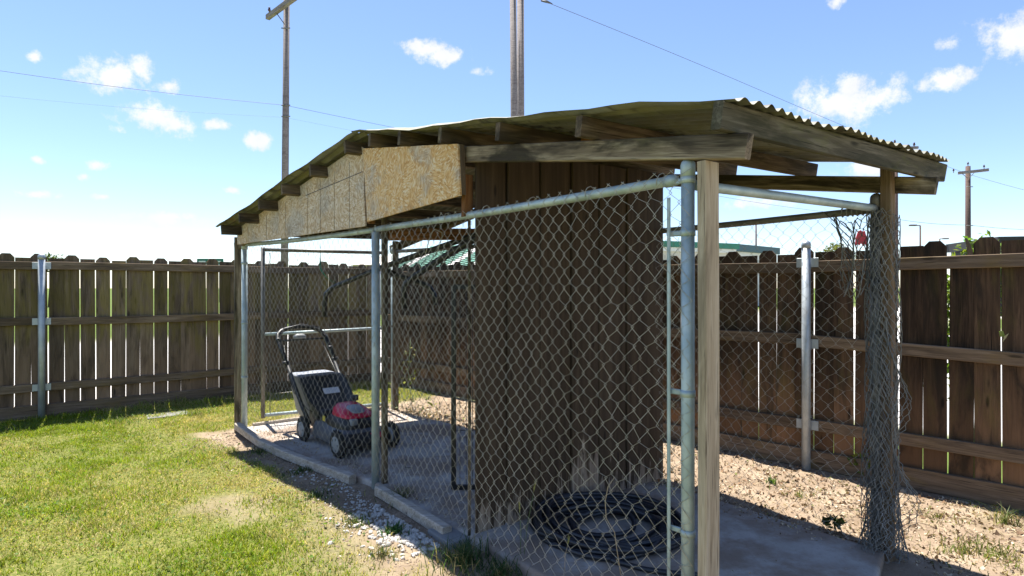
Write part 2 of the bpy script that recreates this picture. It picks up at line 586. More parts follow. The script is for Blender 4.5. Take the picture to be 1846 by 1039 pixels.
M_INSUL = plain('brown insulator', (.07, .03, .025), .3)

def mk_concrete():
    t = MT('dusty concrete', .9, spec=.25)
    v = t.coords(False)
    n = t.noise(v, 2.2, 8, .62)
    f = t.noise(v, 60, 4, .6)
    c = t.ramp(n, [(.3, (.32, .285, .25)), (.5, (.44, .405, .37)), (.7, (.54, .51, .475))])
    d = t.noise(t.map(v, loc=(4, 2, 0)), 1.6, 6, .65)
    c = t.mix(t.math('MULTIPLY', t.mask(d, .4, .6), .85), c, (.25, .18, .13))
    c = t.mix(t.math('MULTIPLY', t.mask(f, .56, .75), .4), c, (.14, .11, .085))
    cr = t.noise(v, 7, 7, .7, 1.5)
    c = t.mix(t.math('MULTIPLY', t.mask(cr, .58, .7), .45), c, (.17, .125, .095))
    t.color(c)
    t.bump(t.math('ADD', n, f), .25, .004)
    return t.m
M_CONC = mk_concrete()

def leafmat(name, trans=.35, attr=True, c=(.08, .12, .03), rough=.55):
    t = MT(name, rough, spec=.3)
    if attr:
        a = t.nd('ShaderNodeVertexColor', layer_name='Col')
        cc = a.outputs['Color']
    else:
        v = t.coords()
        cc = t.mix(t.noise(v, 9, 3), tuple(x*.6 for x in c), tuple(x*1.4 for x in c))
    t.color(cc)
    tr = t.nd('ShaderNodeBsdfTranslucent')
    t.set(tr.inputs['Color'], t.mix(1.0, cc, (1.25, 1.3, .7), 'MULTIPLY'))
    mx = t.nd('ShaderNodeMixShader')
    mx.inputs[0].default_value = trans
    t.L.new(t.b.outputs[0], mx.inputs[1]); t.L.new(tr.outputs[0], mx.inputs[2])
    t.L.new(mx.outputs[0], t.out.inputs['Surface'])
    return t.m
M_GRASS = leafmat('grass blades', .4)
M_LEAF = leafmat('green leaves', .45)
M_LITTER = leafmat('dry leaves', .15, rough=.8)

def mk_ground():
    t = MT('yard ground', .95, spec=.15)
    a = t.nd('ShaderNodeVertexColor', layer_name='Col')
    sp = t.nd('ShaderNodeSeparateColor'); t.L.new(a.outputs['Color'], sp.inputs[0])
    v = t.coords(False)
    n = t.noise(v, 3.0, 8, .65); f = t.noise(v, 45, 5, .65); vf = t.noise(v, 150, 3, .6)
    dirt = t.ramp(n, [(.3, (.16, .115, .077)), (.5, (.26, .195, .138)), (.7, (.36, .285, .21))])
    dirt = t.mix(t.math('MULTIPLY', t.mask(f, .55, .75), .55), dirt, (.13, .09, .06))
    dirt = t.mix(t.math('MULTIPLY', t.mask(vf, .58, .72), .5), dirt, (.5, .43, .34))
    thatch = t.ramp(f, [(.3, (.07, .085, .02)), (.5, (.13, .14, .035)), (.7, (.26, .23, .085))])
    gravel = t.ramp(vf, [(.3, (.4, .38, .36)), (.6, (.6, .58, .56))])
    field = t.ramp(n, [(.3, (.075, .12, .022)), (.7, (.13, .17, .04))])
    c = t.mix(sp.outputs[0], dirt, thatch)
    c = t.mix(sp.outputs[1], c, gravel)
    c = t.mix(sp.outputs[2], c, field)
    t.color(c)
    t.bump(t.math('ADD', f, t.math('MULTIPLY', vf, .5)), .6, .012)
    return t.m
M_GROUND = mk_ground()

def set_cols(me, cols, dom='CORNER'):
    a = me.color_attributes.new('Col', 'FLOAT_COLOR', dom)
    a.data.foreach_set('color', np.asarray(cols, np.float32).ravel())

# ------------------------------------------------------------------ site layout (metres)
A2 = Vector((-2.73, 5.96)); M2 = Vector((-.967, 4.27)); F2 = Vector((.669, 2.237))
U1 = (M2 - A2).normalized(); U2 = (F2 - M2).normalized()
V2 = Vector((.803, .596)).normalized()
TL, TR, DEP = -(M2-A2).length, (F2-M2).length, 1.65
def K(t, s, z):
    """kennel coordinates: t along the front from the middle post, s into the depth"""
    p = M2 + (U2 if t >= 0 else U1) * t + V2 * s
    return Vector((p.x, p.y, z))
FL0 = Vector((-5.57, 6.4)); FLd = Vector((.79, .613)).normalized(); FLn = Vector((FLd.y, -FLd.x))
FR0 = Vector((1.885, 5.3)); FRd = Vector((.711, -.704)).normalized(); FRn = Vector((FRd.y, -FRd.x))
# corner of the two fences
_t = ((FR0 - FL0).x * FRd.y - (FR0 - FL0).y * FRd.x) / (FLd.x * FRd.y - FLd.y * FRd.x)
CORNER = FL0 + FLd * _t

# ------------------------------------------------------------------ ground
def front_df(x, y):
    dx, dy = np.asarray(x, float)-M2.x, np.asarray(y, float)-M2.y
    s1 = dx*U1.y - dy*U1.x; s2 = dx*U2.y - dy*U2.x
    return np.where(dx*(U1.x+U2.x)+dy*(U1.y+U2.y) < 0, s1, s2)
def masks(x, y):
    """grass cover, pale gravel outside, far field"""
    x = np.asarray(x, float); y = np.asarray(y, float)
    dl = (x-FL0.x)*FLn.x + (y-FL0.y)*FLn.y            # >0 on the yard side of the left fence
    dr = (x-FR0.x)*FRn.x + (y-FR0.y)*FRn.y
    inside = (dl > -.05) & (dr > -.05)
    uh = (F2-A2).normalized()
    df = front_df(x, y)                                # distance out from the front of the run
    ta = (x-A2.x)*uh.x + (y-A2.y)*uh.y
    n1 = fbm(x, y, 1.3, 5); n2 = fbm(x+31, y+7, 3.1, 4)
    rgt = sstep(1.2, 3.2, ta)                            # the bare strip widens towards the near end
    lawn = sstep(.26 + .06*rgt, .44 + .22*rgt, df + (n1-.5)*.4)
    lawn = np.maximum(lawn, .12*sstep(.02, .2, df)*sstep(.42, .6, n2))
    lawn = np.maximum(lawn, .5*sstep(.3, .5, df)*sstep(.38, .55, n2))
    d1 = np.hypot((x+1.8)*.8, (y-3.98)*1.2); d2 = np.hypot(x+.95, y-3.35); d3 = np.hypot(x+2.65, y-5.55)
    bare = np.maximum(np.maximum(.9*sstep(.5, .15, d1 + (n2-.5)*.6), .6*sstep(.6, .2, d2+(n2-.5)*.7)), .9*sstep(.4, .12, d3+(n2-.5)*.4))
    lawn = lawn*(1-.62*bare)
    left = sstep(-.15, -.5, ta + (n1-.5)*.5)           # the lawn wraps round the left end
    lawn = np.maximum(lawn, left*sstep(-.1, .1, dl))
    lawn = np.clip(lawn, 0, 1)
    # the side yard to the right: litter and patchy grass
    side = sstep(.25, -.1, df) * sstep(2.2, 3.4, x - .35*y + 1.0)
    lawn = np.maximum(lawn, .45*side*sstep(.5, .62, n2))
    grav = np.where(inside, 0, np.where(dl < 0, sstep(-13, -10, dl)*1.0, sstep(-1.8, -2.4, dr)*sstep(-22, -19, dr)))
    field = np.where(inside, 0, 1 - grav)
    return np.where(inside, lawn, 0), grav, field

def axis(fine0, fine1, step, far0, far1):
    a = list(np.arange(fine0, fine1 + 1e-6, step))
    s = step; x = fine1
    while x < far1:
        s *= 1.18; x += s; a.append(x)
    s = step; x = fine0; pre = []
    while x > far0:
        s *= 1.18; x -= s; pre.append(x)
    return np.array(list(reversed(pre)) + a)
gx = axis(-6.5, 5.0, .055, -1500, 1500); gy = axis(2.2, 10.5, .055, -300, 2500)
GX, GY = np.meshgrid(gx, gy)
def ground_z(x, y):
    z = (fbm(x, y, 2.2, 4)-.5)*.05 + (fbm(x+9, y+2, 9, 3)-.5)*.02
    d = np.hypot(np.asarray(x)-(-2.2), np.asarray(y)-5.0)
    return z - .012
GZ = ground_z(GX, GY) * (np.hypot(GX, GY-5) < 14)
nx, ny = len(gx), len(gy)
verts = np.stack([GX.ravel(), GY.ravel(), GZ.ravel()], 1)
idx = np.arange(nx*ny).reshape(ny, nx)
quads = np.stack([idx[:-1, :-1], idx[:-1, 1:], idx[1:, 1:], idx[1:, :-1]], -1).reshape(-1, 4)
me = bpy.data.meshes.new('ground')
me.vertices.add(len(verts)); me.vertices.foreach_set('co', verts.ravel())
me.loops.add(quads.size); me.loops.foreach_set('vertex_index', quads.ravel())
me.polygons.add(len(quads)); me.polygons.foreach_set('loop_start', np.arange(0, quads.size, 4))
me.polygons.foreach_set('use_smooth', np.ones(len(quads), bool))
me.update()
g, gr, fd = masks(GX.ravel(), GY.ravel())
set_cols(me, np.stack([g, gr, fd, np.ones_like(g)], 1), 'POINT')
me.materials.append(M_GROUND)
ground = structure(obj('ground', me, None, None))

# the concrete floor of the run
sl = [K(TL-.02, -.02, 0), K(0, -.02, 0), K(TR+.32, .03, 0), K(TR+.32, .7, 0), K(TR+.05, DEP-.02, 0), K(0, DEP-.05, 0), K(TL-.02, DEP-.05, 0)]
import bmesh
bm = bmesh.new()
vv = [bm.verts.new((p.x, p.y, .035)) for p in sl]
fc = bm.faces.new(vv)
ex = bmesh.ops.extrude_face_region(bm, geom=[fc])
for q in ex['geom']:
    if isinstance(q, bmesh.types.BMVert):
        q.co.z = -.12
bmesh.ops.recalc_face_normals(bm, faces=bm.faces[:])
bmesh.ops.bevel(bm, geom=[e for e in bm.edges if all(q.co.z > 0 for q in e.verts)], offset=.018, segments=3, affect='EDGES', profile=.5)
me = bpy.data.meshes.new('concrete_slab'); bm.to_mesh(me); bm.free(); me.materials.append(M_CONC)
structure(obj('concrete_slab', me, None, None))

# ------------------------------------------------------------------ wooden fences
def board_mesh(h, w, dog, mat, th=.016):
    c = .036 if dog else .0
    if dog:
        poly = [(0, -w/2), (h-c*1.15, -w/2), (h, -w/2+c), (h, w/2-c), (h-c*1.15, w/2), (0, w/2)]
    else:
        poly = [(0, -w/2), (h, -w/2), (h, w/2), (0, w/2)]
    n = len(poly)
    v = [(x, y, -th/2) for x, y in poly] + [(x, y, th/2) for x, y in poly]
    f = [tuple(reversed(range(n))), tuple(range(n, 2*n))] + [(i, (i+1) % n, n+(i+1) % n, n+i) for i in range(n)]
    me = bpy.data.meshes.new('board')
    me.from_pydata(v, [], f); me.update(); me.materials.append(mat)
    return me

def fence(P0, d, n, t0, t1, root, mat, ztop, zlow, rails, posts, parity, breaks=(), short=None, prof=None):
    lev = lambda i, t: (float(np.interp(t, prof[0], prof[i+1])) if prof and i < 2 else 0.0)
    """boards on the far side of the rails; n points to the yard"""
    rr = random.Random(int(t0*10)+5)
    pitch = .1475
    meshes = {(a, k): board_mesh((ztop if a else zlow)-.03+k*.004, .1425-((k*5) % 7-3)*.0012, a, mat) for a in (0, 1) for k in range(-3, 4)}
    N = int((t1-t0)/pitch)
    for i in range(N):
        t = t0 + (i+.5)*pitch
        p = P0 + d*t - n*.03
        a = (i+parity) % 2
        me = meshes[(a, rr.randint(-3, 3))]
        px = 923 + 1060*p.x/p.y
        h = 0
        if short and abs(px-short) < 26:
            me = board_mesh(1.60, .1385, 0, mat)
            h = 1
        X = Vector((d.x*(tl_ := rr.uniform(-.007, .007)), d.y*tl_, 1)).normalized()
        Zv = Vector((n.x, n.y, 0)) + Vector((d.x, d.y, 0))*rr.uniform(-.06, .06)
        Zv = (Zv - X*Zv.dot(X)).normalized()
        Y = Zv.cross(X)
        m = Matrix((X, Y, Zv)).transposed().to_4x4()
        m.translation = (p.x, p.y, .03 + lev(0, t))
        obj('board', me, None, None, root, m)
        if h:                                           # the splinter left of the broken board
            q = p + d*.055
            pts = [(.0, .018), (.0, -.012), (.07, -.012), (.13, .004), (.165, .02), (.165, .034), (.12, .024), (.07, .018)]
            mm = m.copy(); mm.translation = (q.x, q.y, 1.63)
            prism('board_splinter', pts, .016, M_RAIL, root, mm)
    br = [t0] + list(breaks) + [t1]
    for ri, (z, hh) in enumerate(rails):
        for a, b in zip(br[:-1], br[1:]):
            p, q = P0 + d*(a+.004), P0 + d*(b-.004)
            beam('rail', (p.x, p.y, z+lev(ri, a)+rr.uniform(-.006, .006)), (q.x, q.y, z+lev(ri, b)+rr.uniform(-.006, .006)), .038, hh, M_RAIL, root, n=4, bowz=rr.uniform(-.008, .004))
    for a, b in zip(br[:-1], br[1:]):
        p, q = P0 + d*(a+.004) + n*.0, P0 + d*(b-.004)
        beam('kick_board', (p.x, p.y, .065), (q.x, q.y, .065), .036, .15, M_RAIL, root, n=3, bowz=.004)
    for t in posts:
        p = P0 + d*t + n*.055
        po = pipe('fence_post', (p.x, p.y, -.2), (p.x, p.y, 1.80), .033, M_GALV_F, root, 16)
        dome('post_cap', (p.x, p.y, 1.80), .036, M_GALV_F, po, .035)
        for (z, hh) in rails:
            for s in (-1, 1):
                c = p + d*(.055*s) - n*.028
                m, _ = frame((c.x-d.x*.028, c.y-d.y*.028, z), (c.x+d.x*.028, c.y+d.y*.028, z))
                v, f = beam_geo(.056, .006, .075, .001)
                obj('bracket', v, f, M_GALV_F, po, m)

RAILS_L = [(1.70, .09), (1.075, .09), (.335, .09)]
fl = thing('wood_fence', 'mossy brown board fence with steel pole standing behind the lawn on the left', 'fence', (FL0.x, FL0.y, 0))
fence(FL0, FLd, FLn, -1.95, _t-.02, fl, M_FENCE_L, 1.825, 1.785, RAILS_L, [.352, _t-.1], 0, breaks=(.352, 2.79))
t_c = (CORNER-FR0).dot(FRd)
fr = thing('wood_fence', 'reddish brown board fence running behind the shelter to the right edge', 'fence', (FR0.x, FR0.y, 0))
RAILS_R = [(1.655, .09), (1.0, .09), (.345, .09)]
tp = (Vector((2.43, 4.8))-FR0).dot(FRd)
fence(FR0, FRd, FRn, t_c+.06, 3.35, fr, M_FENCE_R, 1.81, 1.765, RAILS_R, [tp, tp-2.44], 0, breaks=(tp-4.88, tp-2.44, tp), short=1748, prof=((-5.6, -2, -.3, tp, 2.06, 4), (0, -.02, -.042, -.035, 0, .01), (0, .02, .045, .03, -.03, -.06)))

# ------------------------------------------------------------------ the wooden shelter
SF = lambda t: -.10 - .15*(TR+.2-t)/(TR+.2+2.4)         # front overhang
SB = 1.92
T_EAVE_R, T_EAVE_L = TR+.205, -2.37
def zr(t, s):                                           # roof plane
    return (2.555 - .163*t if t >= 0 else 2.555 + .207*t) + .024*s

sh = thing('roofed_shelter', 'weathered wooden shelter with corrugated roof, chipboard gable and brown board partition', 'shelter', K(0, 0, 0))

def purlin(t, mat, w=.038, ov=0.0):
    z = lambda s: zr(t, s) - .013 - .0445
    up = Vector((U2.x*.163, U2.y*.163, 1)) if t >= 0 else Vector((-U1.x*.207, -U1.y*.207, 1))
    return beam('purlin', K(t, SF(t)-ov, z(SF(t))), K(t, SB, z(SB)), w, .089, mat, sh, up=up, n=6, bowz=random.uniform(-.006, .002))
for t in (.22, .62, 1.08, 1.6, 2.15):
    purlin(t, M_PURLIN)
beam('fascia_purlin', K(T_EAVE_R-.005, SF(T_EAVE_R)-.015, zr(T_EAVE_R, 0)-.055), K(T_EAVE_R-.005, SB+.06, zr(T_EAVE_R, SB)-.055), .04, .095, M_FASCIA, sh,
     up=(U2.x*.163, U2.y*.163, 1), n=4, label='long mossy eave board')
for t in (-.13, -.62, -1.08, -1.5, -1.9, -2.3):
    purlin(t, M_PURLIN)
def rafter(t0, t1, s, name='rafter', mat=M_FRAME, cut=0.0, w=.038):
    z = lambda t: zr(t, s) - .013 - .089 - .0465
    return beam(name, K(t0, s, z(t0)), K(t1, s, z(t1)), w, .089, mat, sh, n=5, bowz=-.004, cut=cut)
rafter(.03, TR+.255, -.012)
rafter(-.03, -2.58, -.012)
rafter(.03, TR+.26, DEP+.06)
rafter(-.03, -2.58, DEP+.06, mat=M_PURLIN)
for ta_, tb_ in ((1.11, 1.57), (1.63, 2.12), (.65, 1.05)):
    beam('blocking', K(ta_, .42, zr(ta_, .42)-.062), K(tb_, .42, zr(tb_, .42)-.062), .038, .08, M_INNER, sh)
# horizontal plates inside, reddish wood
beam('tie_beam', K(0.03, .06, 1.84), K(0.03, DEP, 1.93), .038, .089, M_INNER, sh)
# wooden posts
def wpost(t, s, w_u, w_v, z1, mat=M_POST_W, label=None):
    d = U2 if t >= 0 else U1
    return beam('wooden_post', K(t, s, -.1), K(t, s, z1), w_u, w_v, mat, sh, up=(V2.x, V2.y, 0), n=3, bow=.004, label=label)
wpost(TR+.078, .012, .038, .086, zr(TR+.1, 0)-.197, label='pale upright post at the near corner')
wpost(TR+.055, DEP+.0, .055, .055, zr(TR+.06, DEP)-.06, M_RAIL)
wpost(.028, .03, .034, .04, 2.33, M_FRAME)
wpost(TL-.045, -.03, .04, .06, zr(T_EAVE_L, 0)-.1, M_FRAME)
wpost(TL+.05, DEP+.0, .05, .06, 2.0, M_FRAME)
wpost(.05, DEP+.0, .05, .06, 2.4, M_FRAME)
wpost(1.12, DEP+.0, .05, .06, 2.3, M_INNER)
beam('nailer', K(1.13, .0, 1.86), K(1.13, .0, 2.1), .04, .06, M_INNER, sh, up=(V2.x, V2.y, 0))
# partition of upright brown boards
nb = 6
tw = 1.185
edges = [.015, .235, .49, .75, 1.0, 1.27, DEP+.03]
for i in range(nb):
    a, b = edges[i]+.005, edges[i+1]-.005
    s = (a+b)/2
    if i:
        beam('gap_blocker', K(tw-.024, edges[i], .05), K(tw-.024, edges[i], zr(tw, edges[i])-.12), .018, .06, M_WALL, sh, up=(V2.x, V2.y, 0))  # strip added behind each gap so no light shows through
    base = K(tw, s, .05)
    X = Vector((0, 0, 1)); Zv = Vector((U2.x, U2.y, 0)); Y = Zv.cross(X)
    m = Matrix((X, Y, Zv)).transposed().to_4x4(); m.translation = base + Zv*random.uniform(-.004, .004)
    v, f = beam_geo(zr(tw, s)-.11-.05, (b-a), .018, .003, 4, bow=random.uniform(-.004, .004))
    obj('wall_board', v, f, M_WALL, sh, m)
# pale strip added as the sky-lit front edge of the partition boards
beam('lit_edge_strip', K(tw-.016, -.012, .04), K(tw-.016, -.012, 1.84), .010, .02, M_FRAME, sh, up=(V2.x, V2.y, 0), n=3, bow=.004)
# chipboard sheets of the gable
def gable(name, pts, off, th, mat, label):
    """pts in (t, z); plane just outside the front rail"""
    t0 = pts[0][0]
    d = U2 if pts[0][0] >= 0 or pts[1][0] > 0.3 else U1
    o = K(t0, off, 0)
    X = Vector((d.x, d.y, 0)); Y = Vector((0, 0, 1)); Z = X.cross(Y)
    m = Matrix((X, Y, Z)).transposed().to_4x4(); m.translation = o
    return prism(name, [(t-t0, z) for t, z in pts], th, mat, sh, m, label), m
g1, m1 = gable('chipboard_panel', [(-2.40, 1.885), (-.065, 1.90), (-.085, 2.22), (-.06, 2.45), (-.14, 2.50), (-.9, 2.345), (-2.405, 2.04)], -.055, .012, M_OSB1, 'grey scored chipboard sheet under the left roof slope')
# score lines (narrow strips of shadow gap cut in the sheet)
for k, t in enumerate((-2.13, -1.72, -1.33, -.93, -.72, -.5, -.28)):
    m, Ln = frame(K(t, -.0685, 1.90), K(t, -.0685, min(2.40, 2.46+.195*t)))
    v, f = beam_geo(Ln, .0012, .0022, .0002)
    obj('seam', v, f, M_FRAME, g1, m)
mseam, Ln = frame(K(-.96, -.0685, 2.22), K(-.1, -.0685, 2.30))
v, f = beam_geo(Ln, .002, .005, .0004)
obj('seam', v, f, M_BLACK, g1, mseam)
g2, m2 = gable('chipboard_panel', [(-.005, 1.925), (1.19, 1.968), (1.165, 2.262), (.62, 2.35), (-.075, 2.465)], -.075, .012, M_OSB2, 'golden chipboard sheet under the ridge')
beam('gable_stud', K(-.045, -.03, 1.92), K(-.045, -.03, 2.42), .03, .05, M_INNER, sh, up=(V2.x, V2.y, 0))
beam('gable_edge_strip', K(1.185, -.06, 1.975), K(1.17, -.06, 2.26), .012, .03, M_RAIL, sh, up=(V2.x, V2.y, 0))

# corrugated roof sheets
WAVE = .0762
def roof_sheet(side, k, nk):
    nt_, per = 22, 8
    s0 = SB*k/nk; s1 = min(SB*(k+1)/nk + WAVE, SB)
    te = (T_EAVE_R+.06) if side > 0 else (T_EAVE_L-.05)
    v, f = [], []
    ns = int(round((s1-s0+.0)/WAVE*per)) + (int(.3/WAVE*per) if k == 0 else 0)
    rr = random.Random(k*7+side)
    ph = rr.uniform(0, 6)
    base = K(side*.5, s0, zr(side*.5, s0))
    for i in range(nt_+1):
        q = i/nt_
        t = side*(-.03) + (te-side*(-.03))*q if side > 0 else .03 + (te-.03)*q
        for j in range(ns+1):
            r_ = j/ns
            a = SF(t)-.012 if k == 0 else s0
            s = a + (s1-a)*r_
            tt = t
            z = zr(t, s) + .0095*math.sin(2*math.pi*s/WAVE) + .004 + k*.0015
            if side > 0 and t < 0: z = zr(-t, s)+.006 + .0095*math.sin(2*math.pi*s/WAVE)
            if side < 0 and t > 0: z = zr(t, s)-.004 + .0095*math.sin(2*math.pi*s/WAVE)
            # buckled front edge and slightly lifted eave
            edge = math.exp(-max(0, s-a)/.09) if k == 0 else 0
            z += edge*(.006*math.sin(t*5.3+ph)+.005*math.sin(t*13+1))
            z += .003*math.sin(t*3.1+ph*2+s*2)
            # eave edge not cut straight
            if i == nt_: tt = t + side*.012*math.sin(s*9+ph)
            v.append(K(tt, s, z) - base)
    for i in range(nt_):
        for j in range(ns):
            a = i*(ns+1)+j
            f.append((a, a+1, a+ns+2, a+ns+1))
    return obj('roof_sheet', v, f, M_ROOF, sh, Matrix.Translation(base), True)
for side in (1, -1):
    for k in range(3):
        roof_sheet(side, k, 3)
# nails with washers standing on the roof near the eave
for s in (.55, 1.45, 1.72):
    p = K(T_EAVE_R-.02, s, zr(T_EAVE_R, s)+.01)
    tube('roof_nail', [p, p+Vector((.002, 0, .035))], .003, M_GALV_D, sh, 6)

# ------------------------------------------------------------------ chain-link run
kn = thing('chain_link_run', 'galvanised pipe and chain-link dog run standing under the wooden shelter', 'dog run', K(0, 0, 0))
def ZR(t): return 1.885 - .005*t
def chain(fn, Ln, z0, z1, Wd=.079, r=.0016, parent=None, mat=M_WIRE, name='chain_link_mesh', jit=.0045, Wv=None):
    """woven zigzag wires; fn(u, z, off) -> world point"""
    rr = random.Random(int(Ln*100))
    Wv = Wv or Wd*1.04
    Wd = Wd/2
    nc = int(Ln/Wd); nr = int((z1-z0)/(Wv/2))
    V, Fc = [], []
    node = {}
    def nodep(i, j):
        if (i, j) not in node:
            node[(i, j)] = (i*Wd + rr.gauss(0, jit), z1 - j*Wv/2 + rr.gauss(0, jit))
        return node[(i, j)]
    base = W[parent].translation if parent else Vector((0, 0, 0))
    for i in range(nc):
        pts = []
        for j in range(nr+1):
            right = (j + i) % 2
            ii = i + 1 if right else i
            u, z = nodep(ii, j)
            off = .0035 if right else -.0035
            du = -.003 if right else .003
            pts.append(fn(u + du*-1.4, z + (.004 if j % 2 else -.004), off))
        if len(pts) < 2:
            continue
        # small three-sided wire
        b0 = len(V)
        for q, p in enumerate(pts):
            a = pts[max(0, q-1)]; c = pts[min(len(pts)-1, q+1)]
            t = (c-a).normalized()
            nx_ = t.cross(Vector((.31, .2, .1))).normalized() if abs(t.z) > .5 else t.cross(Vector((0, 0, 1))).normalized()
            ny_ = t.cross(nx_)
            for k in range(3):
                an = 2*math.pi*k/3
                V.append(p + (nx_*math.cos(an)+ny_*math.sin(an))*r - base)
        for q in range(len(pts)-1):
            for k in range(3):
                k2 = (k+1) % 3
                Fc.append((b0+q*3+k, b0+q*3+k2, b0+q*3+3+k2, b0+q*3+3+k))
    return obj(name, V, Fc, mat, parent, Matrix.Translation(base), True)

def wob(u, z, a=.012, ph=0.0):
    return a*(math.sin(u*2.1+ph+z*1.3)+.6*math.sin(u*5.3+ph*2-z*3.1))
# front mesh, two bays, outside the pipes
chain(lambda u, z, o: K(TL+.03+u, -.028+o+wob(u, z, .008)-.05*max(0, .35-z), z+.004*math.sin(u*9)), -TL-.06, .03, 1.885+.012, parent=kn, r=.00115)
chain(lambda u, z, o: K(-.05+u, -.03+o+wob(u, z, .008, 2)-.06*max(0, .3-z), z+.005*math.sin(u*8)), TR+.10, .055, 1.885+.012, parent=kn)
# back mesh
chain(lambda u, z, o: K(TL+.04+u, DEP-.03+o+wob(u, z, .03, 1)-.12*max(0, .5-z), z+.006*math.sin(u*7)), -TL+TR-.1, .03, 1.875, parent=kn, mat=M_WIRE, r=.0013)
# pipes
def kpost(t, s, z1, r, mat, cap=True):
    p = K(t, s, 0)
    o = pipe('pipe_post', (p.x, p.y, -.1), (p.x, p.y, z1), r, mat, kn, 18)
    if cap:
        dome('post_cap', (p.x, p.y, z1), r+.003, mat, o, r*1.1, .05)
    return o
pF = kpost(TR, 0, 1.915, .025, M_GALV)
kpost(-.042, 0, 1.86, .029, M_GALV, False)
kpost(TL+.045, 0, 1.89, .028, M_GALV)
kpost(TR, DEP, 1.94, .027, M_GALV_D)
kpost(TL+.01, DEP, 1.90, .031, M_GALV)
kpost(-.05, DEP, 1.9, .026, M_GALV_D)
def rail(p0, p1, r=.0195, mat=M_GALV, sag=0.0):
    p0, p1 = Vector(p0), Vector(p1)
    pts = [p0.lerp(p1, i/8) - Vector((0, 0, sag*math.sin(math.pi*i/8))) for i in range(9)]
    return tube('top_rail', pts, r, mat, kn, 14)
rail(K(TL+.05, 0, 1.885), K(-.06, 0, 1.875), sag=.01)
rail(K(-.03, 0, 1.88), K(TR-.05, 0, 1.868), .0205, sag=.008)
rail(K(TR, .03, 1.845), K(TR, DEP-.03, 1.885), .02)
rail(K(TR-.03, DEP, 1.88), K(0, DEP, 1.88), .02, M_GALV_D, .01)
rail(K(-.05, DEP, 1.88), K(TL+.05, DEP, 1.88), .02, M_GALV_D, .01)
# rail cup and bands on the near corner post
lathe('rail_cup', [(.024, -.03), (.025, .0), (.02, .02), (.006, .03)], K(TR-.045, 0, 1.868), M_GALV, kn, 14, frame(K(TR-.07, 0, 1.868), K(TR-.02, 0, 1.868))[0] @ Matrix.Rotation(R(90), 4, 'Y'))
for z in (1.86, 1.66, 1.05, .52, .1):
    lathe('tension_band', [(.0285, -.012), (.0285, .012)], K(TR, 0, z), M_GALV, kn, 16)
    beam('band_lug', K(TR-.02, -.004, z), K(TR-.085, -.012, z), .008, .022, M_GALV, kn)
beam('tension_bar', K(TR-.07, -.022, .05), K(TR-.07, -.022, 1.80), .016, .006, M_GALV, kn, up=(V2.x, V2.y, 0), n=2)
for z in (1.7, 1.1, .55):
    lathe('tension_band', [(.0315, -.012), (.0315, .012)], K(TL+.045, 0, z), M_GALV, kn, 16)
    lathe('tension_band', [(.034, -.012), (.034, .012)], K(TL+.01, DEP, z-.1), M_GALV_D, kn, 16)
# wire ties round the top rail
for i in range(13):
    t = TL+.25 + i*.39
    z = 1.878
    pts = [K(t+.01*math.sin(a), -.0+.026*math.cos(a)-.003, z+.026*math.sin(a)) for a in np.linspace(0, 6.3, 9)]
    tube('wire_tie', pts, .0018, M_WIRE, kn, 4)
# gate at the left end
ga = Vector((-2.66, 6.28)); gb = Vector((-1.49, 6.85))
gd = (gb-ga).normalized()
def G(u, z, off=0): 
    p = ga + gd*u + Vector((gd.y, -gd.x))*off
    return Vector((p.x, p.y, z))
gl = (gb-ga).length
gf_pts = [G(0, .12), G(0, 1.88)]
gate = pipe('gate_frame', G(0, .06), G(0, 1.885), .021, M_GALV_D, kn, 12)
pipe('gate_rail', G(0, 1.86), G(gl, 1.86), .019, M_GALV_D, gate, 12)
pipe('gate_rail', G(0, .955), G(gl, .985), .017, M_GALV, gate, 12)
pipe('gate_rail', G(0, .09), G(gl, .10), .019, M_GALV, gate, 12)
pipe('gate_stile', G(gl, .08), G(gl, 1.87), .019, M_GALV_D, gate, 12)
beam('gate_latch', G(.01, 1.70), G(.075, 1.70), .012, .02, M_GALV_D, gate)
beam('gate_tension_bar', G(.07, .1), G(.07, 1.83), .012, .006, M_GALV_D, gate)
chain(lambda u, z, o: G(.03+u, z, o+.01+.05*math.sin(u*2.4)*max(0, .9-z)), gl-.05, .08, 1.85, parent=kn, mat=M_WIRE_D, name='gate_mesh', r=.0013)
beam('gate_sill', K(TL-.01, .1, .04), K(TL-.01, DEP-.05, .04), .03, .05, M_TIMBER, kn)

# ------------------------------------------------------------------ bunched chain-link at the right corner
pc = K(TR+.02, DEP, 0)
bu = thing('bunched_chain_link', 'old chain-link bunched and wrapped round the far right corner post', 'wire mesh', pc)
def wrapfn(u, z, o):
    th = u*7.6 + 1.2*math.sin(z*3) + .5
    rad = .044 + .008*u + .011*math.sin(th*1.7+z*6) + .014*math.sin(u*5+z*2.3) + .03*max(0, .5-z)
    return Vector((pc.x+.012 + rad*1.15*math.cos(th), pc.y + rad*math.sin(th), z + .02*math.sin(th*2)))
chain(wrapfn, 3.1, .02, 1.86, parent=bu, mat=M_WIRE_D, name='wrapped_mesh', jit=.007, r=.0019, Wd=.068)
def flare1(u, z, o):                                    # torn flap hanging beside the back rail
    q = 1.86 - z
    return K(TR-.03-u*(.55+.2*math.sin(z*7)), DEP-.05+.03*math.sin(u*40+z*15)+o, z-.04*math.sin(u*12))
chain(flare1, .34, 1.42, 1.87, Wd=.045, parent=bu, mat=M_WIRE_D, name='torn_flap', jit=.008, r=.003, Wv=.055)
def flare2(u, z, o):                                    # loose edge on the right side
    w_ = .5*math.exp(-((z-.85)/.22)**2) + .75*math.exp(-((z-.32)/.2)**2)+.05
    return K(TR+.06+u*w_, DEP-.02+.03*math.sin(u*30+z*11)+o, z)
